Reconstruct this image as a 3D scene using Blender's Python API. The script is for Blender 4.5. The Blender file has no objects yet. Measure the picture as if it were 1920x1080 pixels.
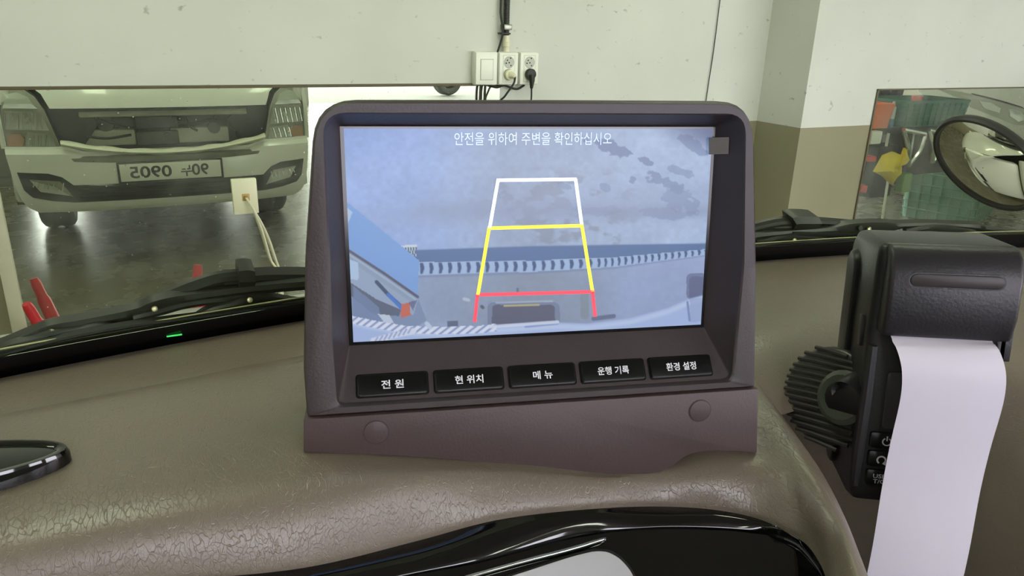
import bpy, bmesh, math, random
import numpy as np
from mathutils import Vector, Matrix
random.seed(7); rng = np.random.RandomState(7)

# ------------------------------------------------------------------ camera
ZC = 1.34                      # camera height above the garage floor
F = 1400.0                     # focal length in pixels of the 1920x1080 frame
PS, TH, RO = [math.radians(a) for a in (27.4, 19.5, 1.8)]
fw = np.array([math.sin(PS)*math.cos(TH), math.cos(PS)*math.cos(TH), -math.sin(TH)])
_r = np.array([math.cos(PS), -math.sin(PS), 0.0]); _u = np.cross(_r, fw)
rt = _r*math.cos(RO) + _u*math.sin(RO); up = _u*math.cos(RO) - _r*math.sin(RO)
scene = bpy.context.scene
COL = scene.collection
cam_d = bpy.data.cameras.new('camera'); cam = bpy.data.objects.new('camera', cam_d); COL.objects.link(cam)
cam_d.sensor_width = 36.0; cam_d.lens = F/1920*36.0; cam_d.clip_start = 0.01; cam_d.clip_end = 200
m = Matrix.Identity(4)
for i in range(3):
    m[i][0], m[i][1], m[i][2] = rt[i], up[i], -fw[i]
m[2][3] = ZC
cam.matrix_world = m
scene.camera = cam

# ------------------------------------------------------------------ world, exposure
w = bpy.data.worlds.new('sky'); scene.world = w; w.use_nodes = True
bg = w.node_tree.nodes['Background']; bg.inputs[0].default_value = (0.92, 0.90, 1.0, 1); bg.inputs[1].default_value = 8.5
vs = scene.view_settings
vs.view_transform = 'Standard'; vs.look = 'None'; vs.gamma = 1.0; vs.exposure = 0.4
vs.use_curve_mapping = False
CEIL_LAMP = 9.0

# ------------------------------------------------------------------ measuring helpers (camera at the origin, z relative to it)
def ray(x, y): return fw + rt*(x-960)/F - up*(y-540)/F
def P(x, y, s): return ray(x, y)*s
def onY(x, y, Y): r = ray(x, y); return r*Y/r[1]
def onZ(x, y, Z): r = ray(x, y); return r*Z/r[2]
def proj(p):
    z = p@fw; return 960+F*(p@rt)/z, 540-F*(p@up)/z
nrm = lambda v: np.asarray(v, float)/np.linalg.norm(v)
OFF = np.array([0, 0, ZC])

# ------------------------------------------------------------------ materials
def lin(c):
    return tuple(((v/255)/12.92 if v/255 <= .04045 else ((v/255+.055)/1.055)**2.4) for v in c)
MATS = {}
def mat(name, rgb, rough=.5, metal=0., noise=None, bump=None, spec=.5, coat=0., emit=0., rvar=0., alpha=None):
    if name in MATS: return MATS[name]
    M = bpy.data.materials.new(name); M.use_nodes = True; MATS[name] = M
    nt = M.node_tree; b = nt.nodes['Principled BSDF']; c = lin(rgb)
    b.inputs['Base Color'].default_value = (*c, 1); b.inputs['Roughness'].default_value = rough
    b.inputs['Metallic'].default_value = metal; b.inputs['Specular IOR Level'].default_value = spec
    b.inputs['Coat Weight'].default_value = coat; b.inputs['Coat Roughness'].default_value = .05
    if emit:
        b.inputs['Emission Color'].default_value = (*c, 1); b.inputs['Emission Strength'].default_value = emit
    tc = None
    if noise or bump or rvar:
        tc = nt.nodes.new('ShaderNodeTexCoord')
    if noise:
        sc, am = noise
        n = nt.nodes.new('ShaderNodeTexNoise'); n.inputs['Scale'].default_value = sc; n.inputs['Detail'].default_value = 6
        nt.links.new(tc.outputs['Object'], n.inputs['Vector'])
        r = nt.nodes.new('ShaderNodeValToRGB')
        r.color_ramp.elements[0].position = .3; r.color_ramp.elements[1].position = .7
        r.color_ramp.elements[0].color = (*[v*(1-am) for v in c], 1); r.color_ramp.elements[1].color = (*[min(1, v*(1+am)) for v in c], 1)
        nt.links.new(n.outputs['Fac'], r.inputs['Fac']); nt.links.new(r.outputs['Color'], b.inputs['Base Color'])
    if rvar:
        n2 = nt.nodes.new('ShaderNodeTexNoise'); n2.inputs['Scale'].default_value = 7; n2.inputs['Detail'].default_value = 4
        nt.links.new(tc.outputs['Object'], n2.inputs['Vector'])
        mr = nt.nodes.new('ShaderNodeMapRange'); mr.inputs['To Min'].default_value = max(0, rough-rvar); mr.inputs['To Max'].default_value = rough+rvar
        nt.links.new(n2.outputs['Fac'], mr.inputs['Value']); nt.links.new(mr.outputs['Result'], b.inputs['Roughness'])
    if bump:
        sc, st = bump
        n3 = nt.nodes.new('ShaderNodeTexNoise'); n3.inputs['Scale'].default_value = sc; n3.inputs['Detail'].default_value = 3
        nt.links.new(tc.outputs['Object'], n3.inputs['Vector'])
        bp = nt.nodes.new('ShaderNodeBump'); bp.inputs['Strength'].default_value = st; bp.inputs['Distance'].default_value = .001
        nt.links.new(n3.outputs['Fac'], bp.inputs['Height']); nt.links.new(bp.outputs['Normal'], b.inputs['Normal'])
    return M

def glass_mat(name, tint, gloss=1.0, rough=.0, ior=1.5):
    M = bpy.data.materials.new(name); M.use_nodes = True; nt = M.node_tree; nt.nodes.clear(); MATS[name] = M
    o = nt.nodes.new('ShaderNodeOutputMaterial'); mx = nt.nodes.new('ShaderNodeMixShader')
    t = nt.nodes.new('ShaderNodeBsdfTransparent'); t.inputs[0].default_value = (*tint, 1)
    g = nt.nodes.new('ShaderNodeBsdfGlossy'); g.inputs['Roughness'].default_value = rough
    f = nt.nodes.new('ShaderNodeFresnel'); f.inputs['IOR'].default_value = ior
    mu = nt.nodes.new('ShaderNodeMath'); mu.operation = 'MULTIPLY'; mu.inputs[1].default_value = gloss
    nt.links.new(f.outputs[0], mu.inputs[0]); nt.links.new(mu.outputs[0], mx.inputs[0])
    nt.links.new(t.outputs[0], mx.inputs[1]); nt.links.new(g.outputs[0], mx.inputs[2]); nt.links.new(mx.outputs[0], o.inputs[0])
    return M

def leather_mat(name, rgb, rough):
    M = mat(name, rgb, rough, noise=(9, .10), spec=.85, rvar=.05)
    nt = M.node_tree; b = nt.nodes['Principled BSDF']
    tc = nt.nodes.new('ShaderNodeTexCoord')
    mp = nt.nodes.new('ShaderNodeMapping'); mp.inputs['Scale'].default_value = (1.9, .6, 1.0)
    nt.links.new(tc.outputs['Object'], mp.inputs['Vector'])
    wn = nt.nodes.new('ShaderNodeTexNoise'); wn.inputs['Scale'].default_value = 90; wn.inputs['Detail'].default_value = 2
    nt.links.new(mp.outputs[0], wn.inputs['Vector'])
    ad = nt.nodes.new('ShaderNodeVectorMath'); ad.operation = 'MULTIPLY_ADD'; ad.inputs[1].default_value = (.012, .012, .012)
    nt.links.new(wn.outputs['Color'], ad.inputs[0]); nt.links.new(mp.outputs[0], ad.inputs[2])
    v = nt.nodes.new('ShaderNodeTexVoronoi'); v.feature = 'DISTANCE_TO_EDGE'; v.inputs['Scale'].default_value = 310
    nt.links.new(ad.outputs[0], v.inputs['Vector'])
    cl = nt.nodes.new('ShaderNodeMapRange'); cl.inputs['From Max'].default_value = .06
    nt.links.new(v.outputs['Distance'], cl.inputs['Value'])
    n = nt.nodes.new('ShaderNodeTexNoise'); n.inputs['Scale'].default_value = 700; n.inputs['Detail'].default_value = 3
    nt.links.new(tc.outputs['Object'], n.inputs['Vector'])
    sm = nt.nodes.new('ShaderNodeMath'); sm.operation = 'MULTIPLY_ADD'; sm.inputs[1].default_value = .7
    nt.links.new(n.outputs['Fac'], sm.inputs[0]); nt.links.new(cl.outputs[0], sm.inputs[2])
    bp = nt.nodes.new('ShaderNodeBump'); bp.inputs['Strength'].default_value = .27; bp.inputs['Distance'].default_value = .0007
    nt.links.new(sm.outputs[0], bp.inputs['Height']); nt.links.new(bp.outputs['Normal'], b.inputs['Normal'])
    return M

def wall_mat(name, rgb, rough, spec=.5, specks=True, amount=.05):
    M = mat(name, rgb, rough, noise=(2.2, amount), bump=(60, .05), spec=spec)
    if specks:
        nt = M.node_tree; b = nt.nodes['Principled BSDF']; lk = b.inputs['Base Color'].links[0]; src = lk.from_socket
        tc = nt.nodes.new('ShaderNodeTexCoord')
        mp = nt.nodes.new('ShaderNodeMapping'); mp.inputs['Scale'].default_value = (1.0, 1.0, 1.4); mp.inputs['Rotation'].default_value = (0, .5, 0)
        nt.links.new(tc.outputs['Object'], mp.inputs['Vector'])
        n = nt.nodes.new('ShaderNodeTexNoise'); n.inputs['Scale'].default_value = 22; n.inputs['Detail'].default_value = 5
        nt.links.new(mp.outputs[0], n.inputs['Vector'])
        r = nt.nodes.new('ShaderNodeValToRGB'); r.color_ramp.elements[0].position = .67; r.color_ramp.elements[1].position = .76
        r.color_ramp.elements[0].color = (0, 0, 0, 1); r.color_ramp.elements[1].color = (.55, .55, .55, 1)
        nt.links.new(n.outputs['Fac'], r.inputs['Fac'])
        mx = nt.nodes.new('ShaderNodeMix'); mx.data_type = 'RGBA'; mx.inputs[7].default_value = (.16, .15, .12, 1)
        nt.links.new(r.outputs['Color'], mx.inputs[0]); nt.links.new(src, mx.inputs[6]); nt.links.new(mx.outputs[2], b.inputs['Base Color'])
    return M

def mirror_mat(name, tint, dust):
    M = bpy.data.materials.new(name); M.use_nodes = True; nt = M.node_tree; nt.nodes.clear(); MATS[name] = M
    o = nt.nodes.new('ShaderNodeOutputMaterial'); mx = nt.nodes.new('ShaderNodeMixShader')
    g = nt.nodes.new('ShaderNodeBsdfGlossy'); g.inputs['Color'].default_value = (*tint, 1); g.inputs['Roughness'].default_value = .004
    d = nt.nodes.new('ShaderNodeBsdfDiffuse'); d.inputs['Color'].default_value = (.78, .80, .72, 1)
    tc = nt.nodes.new('ShaderNodeTexCoord')
    n = nt.nodes.new('ShaderNodeTexNoise'); n.inputs['Scale'].default_value = 5; n.inputs['Detail'].default_value = 7; n.inputs['Roughness'].default_value = .65
    nt.links.new(tc.outputs['Object'], n.inputs['Vector'])
    r = nt.nodes.new('ShaderNodeMapRange'); r.inputs['From Min'].default_value = .42; r.inputs['From Max'].default_value = .75
    r.inputs['To Min'].default_value = dust*.45; r.inputs['To Max'].default_value = dust*2.2
    nt.links.new(n.outputs['Fac'], r.inputs['Value'])
    v = nt.nodes.new('ShaderNodeTexVoronoi'); v.inputs['Scale'].default_value = 34; v.inputs['Randomness'].default_value = 1
    nt.links.new(tc.outputs['Object'], v.inputs['Vector'])
    rm = nt.nodes.new('ShaderNodeMapRange'); rm.inputs['From Min'].default_value = .05; rm.inputs['From Max'].default_value = .11
    rm.inputs['To Min'].default_value = .5; rm.inputs['To Max'].default_value = 0
    nt.links.new(v.outputs['Distance'], rm.inputs['Value'])
    a = nt.nodes.new('ShaderNodeMath'); a.operation = 'MAXIMUM'
    nt.links.new(r.outputs[0], a.inputs[0]); nt.links.new(rm.outputs[0], a.inputs[1])
    nt.links.new(a.outputs[0], mx.inputs[0]); nt.links.new(g.outputs[0], mx.inputs[1]); nt.links.new(d.outputs[0], mx.inputs[2]); nt.links.new(mx.outputs[0], o.inputs[0])
    return M

# ------------------------------------------------------------------ object helpers
BASE = {}
def tag(o, label=None, cat=None, group=None, kind=None):
    if label: o['label'] = label
    if cat: o['category'] = cat
    if group: o['group'] = group
    if kind: o['kind'] = kind
    return o
def thing(name, label, cat, loc, group=None):
    o = bpy.data.objects.new(name, None); COL.objects.link(o); o.empty_display_size = .02
    b = np.asarray(loc, float); o.location = Vector(b+OFF); BASE[o.name] = b
    return tag(o, label, cat, group)
def mk(name, verts, faces, material, parent=None, smooth=35, label=None, cat=None, group=None, kind=None, bevel=0, seg=2, face=None):
    V = np.asarray(verts, float).reshape(-1, 3)
    if parent is not None: base = BASE[parent.name]
    else:
        lo, hi = V.min(0), V.max(0); base = np.array([(lo[0]+hi[0])/2, (lo[1]+hi[1])/2, lo[2]])
    me = bpy.data.meshes.new(name)
    me.from_pydata([tuple(v) for v in (V-base)], [], [tuple(int(i) for i in f) for f in faces])
    me.materials.append(material)
    bm = bmesh.new(); bm.from_mesh(me)
    if bevel:
        bmesh.ops.remove_doubles(bm, verts=bm.verts, dist=1e-7)
        bmesh.ops.recalc_face_normals(bm, faces=bm.faces)
        ed = [e for e in bm.edges if len(e.link_faces) == 2 and e.calc_face_angle(0) > .5]
        if ed: bmesh.ops.bevel(bm, geom=ed, offset=bevel, segments=seg, profile=.5, affect='EDGES', clamp_overlap=True)
    else:
        bmesh.ops.recalc_face_normals(bm, faces=bm.faces)
    if face is not None:                       # open sheets: make the sheet face a given direction
        if sum((f_.normal.dot(Vector(face))*f_.calc_area() for f_ in bm.faces)) < 0: bmesh.ops.reverse_faces(bm, faces=bm.faces)
    bm.to_mesh(me); bm.free()
    if smooth:
        for p in me.polygons: p.use_smooth = True
        me.set_sharp_from_angle(angle=math.radians(smooth))
    o = bpy.data.objects.new(name, me); COL.objects.link(o)
    if parent is not None: o.parent = parent
    else: o.location = Vector(base+OFF)
    BASE[o.name] = base
    return tag(o, label, cat, group, kind)

def boxg(lo, hi):
    x0, y0, z0 = lo; x1, y1, z1 = hi
    v = [(x0,y0,z0),(x1,y0,z0),(x1,y1,z0),(x0,y1,z0),(x0,y0,z1),(x1,y0,z1),(x1,y1,z1),(x0,y1,z1)]
    f = [(0,3,2,1),(4,5,6,7),(0,1,5,4),(1,2,6,5),(2,3,7,6),(3,0,4,7)]
    return v, f
def box(name, lo, hi, material, parent=None, bevel=.002, **k):
    v, f = boxg(lo, hi); return mk(name, v, f, material, parent, bevel=bevel, **k)
def join(*gs):
    V, Fc = [], []
    for v, f in gs:
        n = len(V); V += [tuple(p) for p in v]; Fc += [tuple(i+n for i in q) for q in f]
    return V, Fc
def tubeg(pts, r, n=10, cap=True):
    pts = [np.asarray(p, float) for p in pts]; rs = r if hasattr(r, '__len__') else [r]*len(pts)
    V, Fc = [], []; ref = None
    for i, p in enumerate(pts):
        t = nrm(pts[min(i+1, len(pts)-1)]-pts[max(i-1, 0)])
        if ref is None:
            ref = np.array([0, 0, 1.]) if abs(t[2]) < .9 else np.array([1., 0, 0])
        a = nrm(ref-t*(ref@t)); b = np.cross(t, a); ref = a
        for k in range(n):
            an = 2*math.pi*k/n; V.append(p+rs[i]*(a*math.cos(an)+b*math.sin(an)))
    for i in range(len(pts)-1):
        for k in range(n):
            k2 = (k+1) % n; Fc.append((i*n+k, i*n+k2, (i+1)*n+k2, (i+1)*n+k))
    if cap:
        Fc.append(tuple(range(n-1, -1, -1))); Fc.append(tuple((len(pts)-1)*n+k for k in range(n)))
    return V, Fc
def tube(name, pts, r, material, parent=None, n=10, **k):
    v, f = tubeg(pts, r, n); return mk(name, v, f, material, parent, **k)
def cr(pts, per=8):
    """Catmull-Rom through points"""
    p = [np.asarray(q, float) for q in pts]; p = [2*p[0]-p[1]]+p+[2*p[-1]-p[-2]]; out = []
    for i in range(1, len(p)-2):
        for j in range(per):
            t = j/per
            out.append(.5*((2*p[i])+(-p[i-1]+p[i+1])*t+(2*p[i-1]-5*p[i]+4*p[i+1]-p[i+2])*t*t+(-p[i-1]+3*p[i]-3*p[i+1]+p[i+2])*t**3))
    out.append(p[-2]); return out
def crn(pts, per=8):
    """Catmull-Rom with centripetal spacing: no overshoot between unevenly spaced points"""
    p = [np.asarray(q, float) for q in pts]; p = [2*p[0]-p[1]]+p+[2*p[-1]-p[-2]]; out = []
    for i in range(1, len(p)-2):
        q = p[i-1:i+3]; t = [0.]
        for k in range(3): t.append(t[-1]+max(1e-6, np.linalg.norm(q[k+1]-q[k]))**.5)
        for j in range(per):
            u = t[1]+(t[2]-t[1])*j/per
            L_ = lambda a, b, ta, tb: (a*(tb-u)+b*(u-ta))/(tb-ta)
            a1, a2, a3 = L_(q[0], q[1], t[0], t[1]), L_(q[1], q[2], t[1], t[2]), L_(q[2], q[3], t[2], t[3])
            out.append(L_(L_(a1, a2, t[0], t[2]), L_(a2, a3, t[1], t[3]), t[1], t[2]))
    out.append(p[-2]); return out
def gridf(nr, nc, closed=False):
    f = []
    for i in range(nr-1):
        for j in range(nc if closed else nc-1):
            j2 = (j+1) % nc; f.append((i*nc+j, i*nc+j2, (i+1)*nc+j2, (i+1)*nc+j))
    return f
def loft(rows, closed=False):
    V = [p for r in rows for p in r]; return V, gridf(len(rows), len(rows[0]), closed)
def prismg(poly, o, ax, ay, an, d0, d1):
    """extrude a 2-D outline given in the basis (ax, ay) from d0 to d1 along an"""
    o, ax, ay, an = [np.asarray(q, float) for q in (o, ax, ay, an)]
    n = len(poly)
    V = [o+ax*x+ay*y+an*d0 for x, y in poly]+[o+ax*x+ay*y+an*d1 for x, y in poly]
    Fc = [tuple(range(n-1, -1, -1)), tuple(range(n, 2*n))]+[(i, (i+1) % n, n+(i+1) % n, n+i) for i in range(n)]
    return V, Fc
def discg(c, n, r, d0, d1, k=24, ry=None, ref=(0, 0, 1)):
    n = nrm(n); a = np.asarray(ref, float); a = nrm(a-n*(a@n)) if abs(n@nrm(a)) < .95 else nrm(np.cross(n, [1, 0, 0])); b = np.cross(n, a)
    ry = ry or r
    return prismg([(r*math.cos(2*math.pi*i/k), ry*math.sin(2*math.pi*i/k)) for i in range(k)], c, a, b, n, d0, d1)
def rrect(x0, y0, x1, y1, r, k=5):
    out = []
    for cx, cy, a0 in ((x1-r, y1-r, 0), (x0+r, y1-r, 90), (x0+r, y0+r, 180), (x1-r, y0+r, 270)):
        for i in range(k+1):
            a = math.radians(a0+90*i/k); out.append((cx+r*math.cos(a), cy+r*math.sin(a)))
    return out
def text2d(s, bold=0.):
    c = bpy.data.curves.new('lettering', 'FONT'); c.body = s; c.size = 1.0; c.offset = bold; c.resolution_u = 3
    c.align_x = 'LEFT'
    o = bpy.data.objects.new('lettering', c); COL.objects.link(o)
    dg = bpy.context.evaluated_depsgraph_get(); dg.update()
    me = bpy.data.meshes.new_from_object(o.evaluated_get(dg))
    V = np.array([v.co[:2] for v in me.vertices]); Fc = [tuple(p.vertices) for p in me.polygons]
    bpy.data.objects.remove(o); bpy.data.curves.remove(c); bpy.data.meshes.remove(me)
    V = V-(V.min(0)+V.max(0))/2
    return V, Fc
def text(name, s, o, ax, ay, wd, ht, material, parent, bold=0., **k):
    V, Fc = text2d(s, bold); e = V.max(0)-V.min(0)
    sx = wd/e[0]; sy = ht/e[1]
    return mk(name, [o+ax*(x*sx)+ay*(y*sy) for x, y in V], Fc, material, parent, smooth=0, **k)
def struct(o): o['kind'] = 'structure'; return o
# ------------------------------------------------------------------ the garage
FL = -ZC
WY, MY = 2.806, 2.80            # front wall and mirror plane
JY = 2.52                       # face of the wall that juts out on the right
M_wall = wall_mat('white_wall_paint', (205, 206, 199), .55)
M_band = wall_mat('olive_wall_paint', (146, 141, 118), .25, specks=False, amount=.04)
M_floor = mat('grey_floor_coating', (108, 104, 88), .27, noise=(3, .18), bump=(25, .04), rvar=.08)
M_out = mat('asphalt_yard', (92, 92, 86), .85, noise=(1.5, .1))
M_ceil = mat('ceiling_paint', (215, 214, 206), .8, noise=(2, .03))
def wallbox(name, lo, hi, zsplit=None):
    if zsplit is None: return struct(box(name, lo, hi, M_wall, bevel=0))
    o = struct(box(name, (lo[0], lo[1], zsplit), hi, M_wall, bevel=0))
    box('painted_band', lo, (hi[0], hi[1], zsplit), M_band, o, bevel=0)
    return o
ZS = -.418
wallbox('wall_front', (-4.5, WY, FL), (2.79, WY+.12, 1.9), ZS)
o = wallbox('wall_front_right', (2.79, JY+.006, FL), (11, WY+.12, 1.9), ZS)
wallbox('wall_left', (-4.62, -7, FL), (-4.5, WY+.12, 1.9), ZS)
wallbox('wall_right', (11, -7, FL), (11.12, WY+.12, 1.9), ZS)
struct(box('wall_back', (-4.5, -7.12, 1.65), (11, -7, 1.9), M_wall, bevel=0))
struct(box('wall_back_left', (-4.5, -7.12, FL), (-3.6, -7, 1.65), M_wall, bevel=0))
struct(box('wall_back_blocker', (1.5, -7.12, FL), (2.7, -7, 1.65), M_wall, bevel=0))  # unseen pier, added to keep the sky's reflection off the floor
struct(box('floor', (-4.62, -7.12, FL-.1), (11.12, WY+.12, FL), M_floor, bevel=0))
struct(box('floor_yard', (-30, -40, FL-.12), (35, -7.12, FL-.01), M_out, bevel=0))
struct(box('ceiling', (-4.62, -7.12, 1.9), (11.12, WY+.12, 2.0), M_ceil, bevel=0))
# fluorescent fixtures under the ceiling
M_lamp = mat('lamp_diffuser', (250, 255, 236), .5, emit=CEIL_LAMP)
M_white = mat('white_enamel', (228, 228, 220), .4, noise=(8, .03))
for yy, row in ((1.1, 'along the mirror wall'), (-1.4, 'behind the truck cab'), (-4.4, 'near the open garage door')):
    for xx, pos in ((-2.4, 'far left'), (-.4, 'above the truck'), (1.6, 'right of the truck'), (5.4, 'above the workbench'), (8.4, 'far right')):
        if yy > 0 and xx > 5: continue
        t = thing('ceiling_light', f'white fluorescent ceiling light {row}, {pos}', 'ceiling light', (xx, yy, 1.86), 'fluorescent ceiling lights')
        box('housing', (xx-.16, yy-.62, 1.86), (xx+.16, yy+.62, 1.9), M_white, t, bevel=.004)
        box('diffuser', (xx-.14, yy-.6, 1.845), (xx+.14, yy+.6, 1.858), M_lamp, t, bevel=.003)

# mirrors on the wall
M_mir = mirror_mat('dusty_mirror_glass', (.82, .87, .77), .085)
M_mir2 = mirror_mat('dusty_mirror_glass_streaked', (.82, .88, .78), .10)
M_frame = mat('cream_painted_wood', (214, 210, 190), .5, noise=(14, .05))
M_edge = mat('brown_mirror_edge', (92, 82, 62), .6, noise=(20, .1))
t = thing('wall_mirror', 'long dusty wall mirror under the power sockets, reflecting a white truck', 'mirror', (.49, 2.8, -1.24))
box('mirror_glass', (-.383, MY, -1.24), (1.367, WY-.001, -.238), M_mir, t, bevel=0)
box('side_frame', (-.425, MY-.014, -1.26), (-.383, WY-.001, -.236), M_frame, t, bevel=.002, label='cream painted side strip')
box('top_edge', (-.425, MY-.006, -.238), (1.367, WY-.001, -.228), M_edge, t, bevel=.001)
t = thing('wall_mirror', 'smaller wall mirror on the jutting wall, reflecting crates and a white car', 'mirror', (4.4, JY, -1.15))
box('mirror_glass', (3.27, JY, -1.15), (5.7, JY+.005, -.252), M_mir2, t, bevel=0)
box('side_edge', (3.262, JY-.003, -1.15), (3.27, JY+.005, -.246), M_edge, t, bevel=.0008)
box('top_edge', (3.262, JY-.003, -.252), (5.7, JY+.005, -.246), M_edge, t, bevel=.0008)

# ------------------------------------------------------------------ switches and sockets on the wall
M_plug = mat('white_plastic', (232, 232, 222), .35, noise=(20, .02))
M_plug2 = mat('ivory_plastic', (226, 222, 196), .35)
M_blk = mat('black_rubber', (30, 29, 26), .5, noise=(40, .15))
M_hole = mat('dark_hole', (40, 40, 38), .7)
M_gap = mat('grey_seam', (150, 150, 138), .6)
fy = WY-.042
def wall_box(name, label, cat, x0, x1, z0=-.233, z1=-.107):
    t = thing(name, label, cat, ((x0+x1)/2, WY, z0))
    box('back_box', (x0, fy+.008, z0), (x1, WY, z1), M_plug, t, bevel=.003)
    box('cover_plate', (x0+.001, fy, z0+.002), (x1-.001, fy+.008, z1-.002), M_plug, t, bevel=.003, seg=3)
    return t
sx = .985      # the fronts stand nearer than the wall, so they sit a touch further left
t = wall_box('light_switch', 'white blank-faced light switch box, leftmost above the mirror', 'switch', 1.243, 1.338)
box('rocker_seam', (1.263, fy-.0006, -.214), (1.319, fy+.001, -.134), M_gap, t, bevel=0)
box('rocker', (1.2645, fy-.003, -.2125), (1.3175, fy+.001, -.1355), M_plug, t, bevel=.002)
def sock_face(t, cx, cz):
    v1 = discg((cx, fy, cz), (0, -1, 0), .0225, 0, .0012, 28)
    rim = mk('socket_rim', *v1, M_gap, t)
    g = discg((cx, fy-.0012, cz), (0, -1, 0), .0205, 0, .0008, 28); mk('socket_well', *g, mat('socket_grey', (188, 188, 180), .5), t)
    for dx, dz in ((-.008, .008), (.0, -.001), (-.013, -.003), (.006, .016), (.008, -.012)):
        mk('contact_hole', *discg((cx+dx, fy-.002, cz+dz), (0, -1, 0), .003, 0, .0006, 10), M_hole, t)
def socket(label, x0, x1):
    t = wall_box('power_socket', label, 'power socket', x0, x1); c = (x0+x1)/2
    box('insert_seam', (c-.026, fy-.0004, -.222), (c+.026, fy+.001, -.118), M_gap, t, bevel=0)
    box('insert', (c-.0252, fy-.001, -.2212), (c+.0252, fy+.001, -.1188), M_plug, t, bevel=.0006)
    sock_face(t, c, -.146); sock_face(t, c, -.193)
    return t, c
t, c2 = socket('white double wall socket with an ivory plug, middle of the three boxes', 1.345, 1.43)
t, c3 = socket('white double wall socket with a black plug, rightmost of the three boxes', 1.438, 1.523)
p = thing('power_plug', 'ivory round plug with a black cord in the middle wall socket', 'plug', (c2, fy, -.215))
mk('plug_body', *discg((c2, fy-.001, -.193), (0, -1, 0), .021, 0, .018, 24), M_plug2, p, bevel=.003)
mk('plug_neck', *tubeg([(c2, fy-.018, -.193), (c2+.008, fy-.034, -.196), (c2+.009, fy-.044, -.2)], [.014, .010, .006], 14), M_plug2, p)
tube('cord', cr([(c2+.009, fy-.04, -.199), (c2-.004, fy-.052, -.225), (c2-.035, fy-.045, -.27), (c2-.06, fy-.02, -.33), (c2-.08, fy+.02, -.6), (c2-.1, fy+.02, -1.3)], 6), .0042, M_blk, p, n=8)
p = thing('power_plug', 'black round plug hanging in the rightmost wall socket', 'plug', (c3, fy, -.215))
mk('plug_body', *discg((c3, fy-.001, -.19), (0, -1, 0), .0215, 0, .022, 24), M_blk, p, bevel=.004)
mk('plug_neck', *tubeg([(c3, fy-.018, -.194), (c3+.001, fy-.024, -.215), (c3+.001, fy-.022, -.245)], [.015, .011, .006], 14), M_blk, p)
tube('cord', cr([(c3+.001, fy-.022, -.243), (c3+.004, fy-.018, -.29), (c3+.007, fy+.0, -.4), (c3, fy+.02, -.8), (c3, fy+.02, -1.3)], 6), .0034, M_blk, p, n=8)
# black cords hanging behind the boxes
t = thing('power_cable', 'pair of black cables dropping behind the light switch', 'cable', (1.285, 2.79, -1.3))
for dx in (-.014, .006):
    tube('strand', cr([(1.29+dx, 2.785, -.225), (1.286+dx, 2.782, -.30), (1.29+dx*1.2, 2.785, -.6), (1.29, 2.79, -1.32)], 5), .0052, M_blk, t, n=8)
tag(tube('power_cable', cr([(1.31, 2.79, -.235), (1.345, 2.78, -.243), (1.38, 2.785, -.236), (1.43, 2.775, -.25), (1.47, 2.785, -.236)], 6), .0045, M_blk, n=8), 'short black cable sagging under the wall sockets', 'cable')
# conduit
t = thing('conduit_pipe', 'black corrugated conduit pipe rising from the wall sockets', 'pipe', (1.385, 2.785, -.105))
pts, rs = [], []
z = -.05
while z < 1.9:
    pts += [(1.382, 2.784, z), (1.382, 2.784, z+.003), (1.382, 2.784, z+.0035), (1.382, 2.784, z+.006)]; rs += [.0125, .0125, .0105, .0105]; z += .0065
tube('corrugated_pipe', pts, rs, mat('conduit_black', (46, 46, 44), .5), t, n=12)
tube('connector', [(1.384, 2.782, -.107), (1.384, 2.782, -.088), (1.384, 2.782, -.087), (1.384, 2.782, -.07), (1.383, 2.783, -.069), (1.383, 2.783, -.045)], [.012, .012, .017, .017, .0145, .0145], M_plug2, t, n=16)
t2 = thing('pipe_clamp', 'small steel clamp holding the conduit to the wall', 'clamp', (1.395, 2.79, -.02))
M_steel = mat('zinc_steel', (150, 150, 140), .35, metal=.9, noise=(40, .1))
box('strap', (1.365, 2.766, -.024), (1.399, 2.806, -.004), M_steel, t2, bevel=.002)
box('lug', (1.398, 2.798, -.023), (1.414, 2.806, -.005), M_steel, t2, bevel=.001)
mk('screw', *discg((1.406, 2.798, -.014), (0, -1, 0), .005, 0, .003, 12), M_hole, t2)
t3 = tag(tube('thin_cable', cr([(1.360, 2.79, 1.9), (1.358, 2.79, .2), (1.357, 2.788, .08), (1.357, 2.786, .03), (1.362, 2.775, -.025), (1.360, 2.775, -.05), (1.345, 2.782, -.108)], 8), .0042, M_blk, n=8), 'thin black cable beside the conduit pipe, ending at the light switch', 'cable')
tag(box('cable_tie', (1.352, 2.764, -.041), (1.392, 2.80, -.035), M_blk, bevel=.001), 'black cable tie around the conduit and thin cable', 'cable tie')
tag(tube('hanging_wire', cr([(2.475, 2.8, 1.9), (2.47, 2.8, .6), (2.462, 2.8, .12), (2.458, 2.8, -.1), (2.448, 2.8, -.3), (2.43, 2.8, -.9)], 8), .0022, M_blk, n=6), 'single thin black wire hanging down the bare white wall', 'wire')
# socket stuck on the mirror
t = thing('wall_jack', 'cream wall plate with a thin cord, mounted on the mirror', 'wall plate', (.351, 2.8, -.683))
box('cover_plate', (.308, MY-.012, -.681), (.394, MY, -.553), mat('cream_plate', (236, 232, 204), .4), t, bevel=.003)
box('jack_recess', (.340, MY-.0135, -.632), (.366, MY-.011, -.606), mat('tan_plastic', (196, 164, 100), .5), t, bevel=.001)
box('jack_plug', (.347, MY-.022, -.626), (.359, MY-.012, -.613), mat('tan_plug', (170, 140, 96), .5), t, bevel=.002)
for dx, q in ((0, 0), (.012, .006)):
    tube('cord', cr([(.353, MY-.02, -.62), (.372, MY-.035, -.66), (.398+dx, MY-.03, -.75), (.42+dx+q, MY-.02, -.86), (.445+dx*.6, MY-.015, -.95), (.45+dx, MY-.015, -1.33)], 6), .0042, M_plug2, t, n=8)

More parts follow.
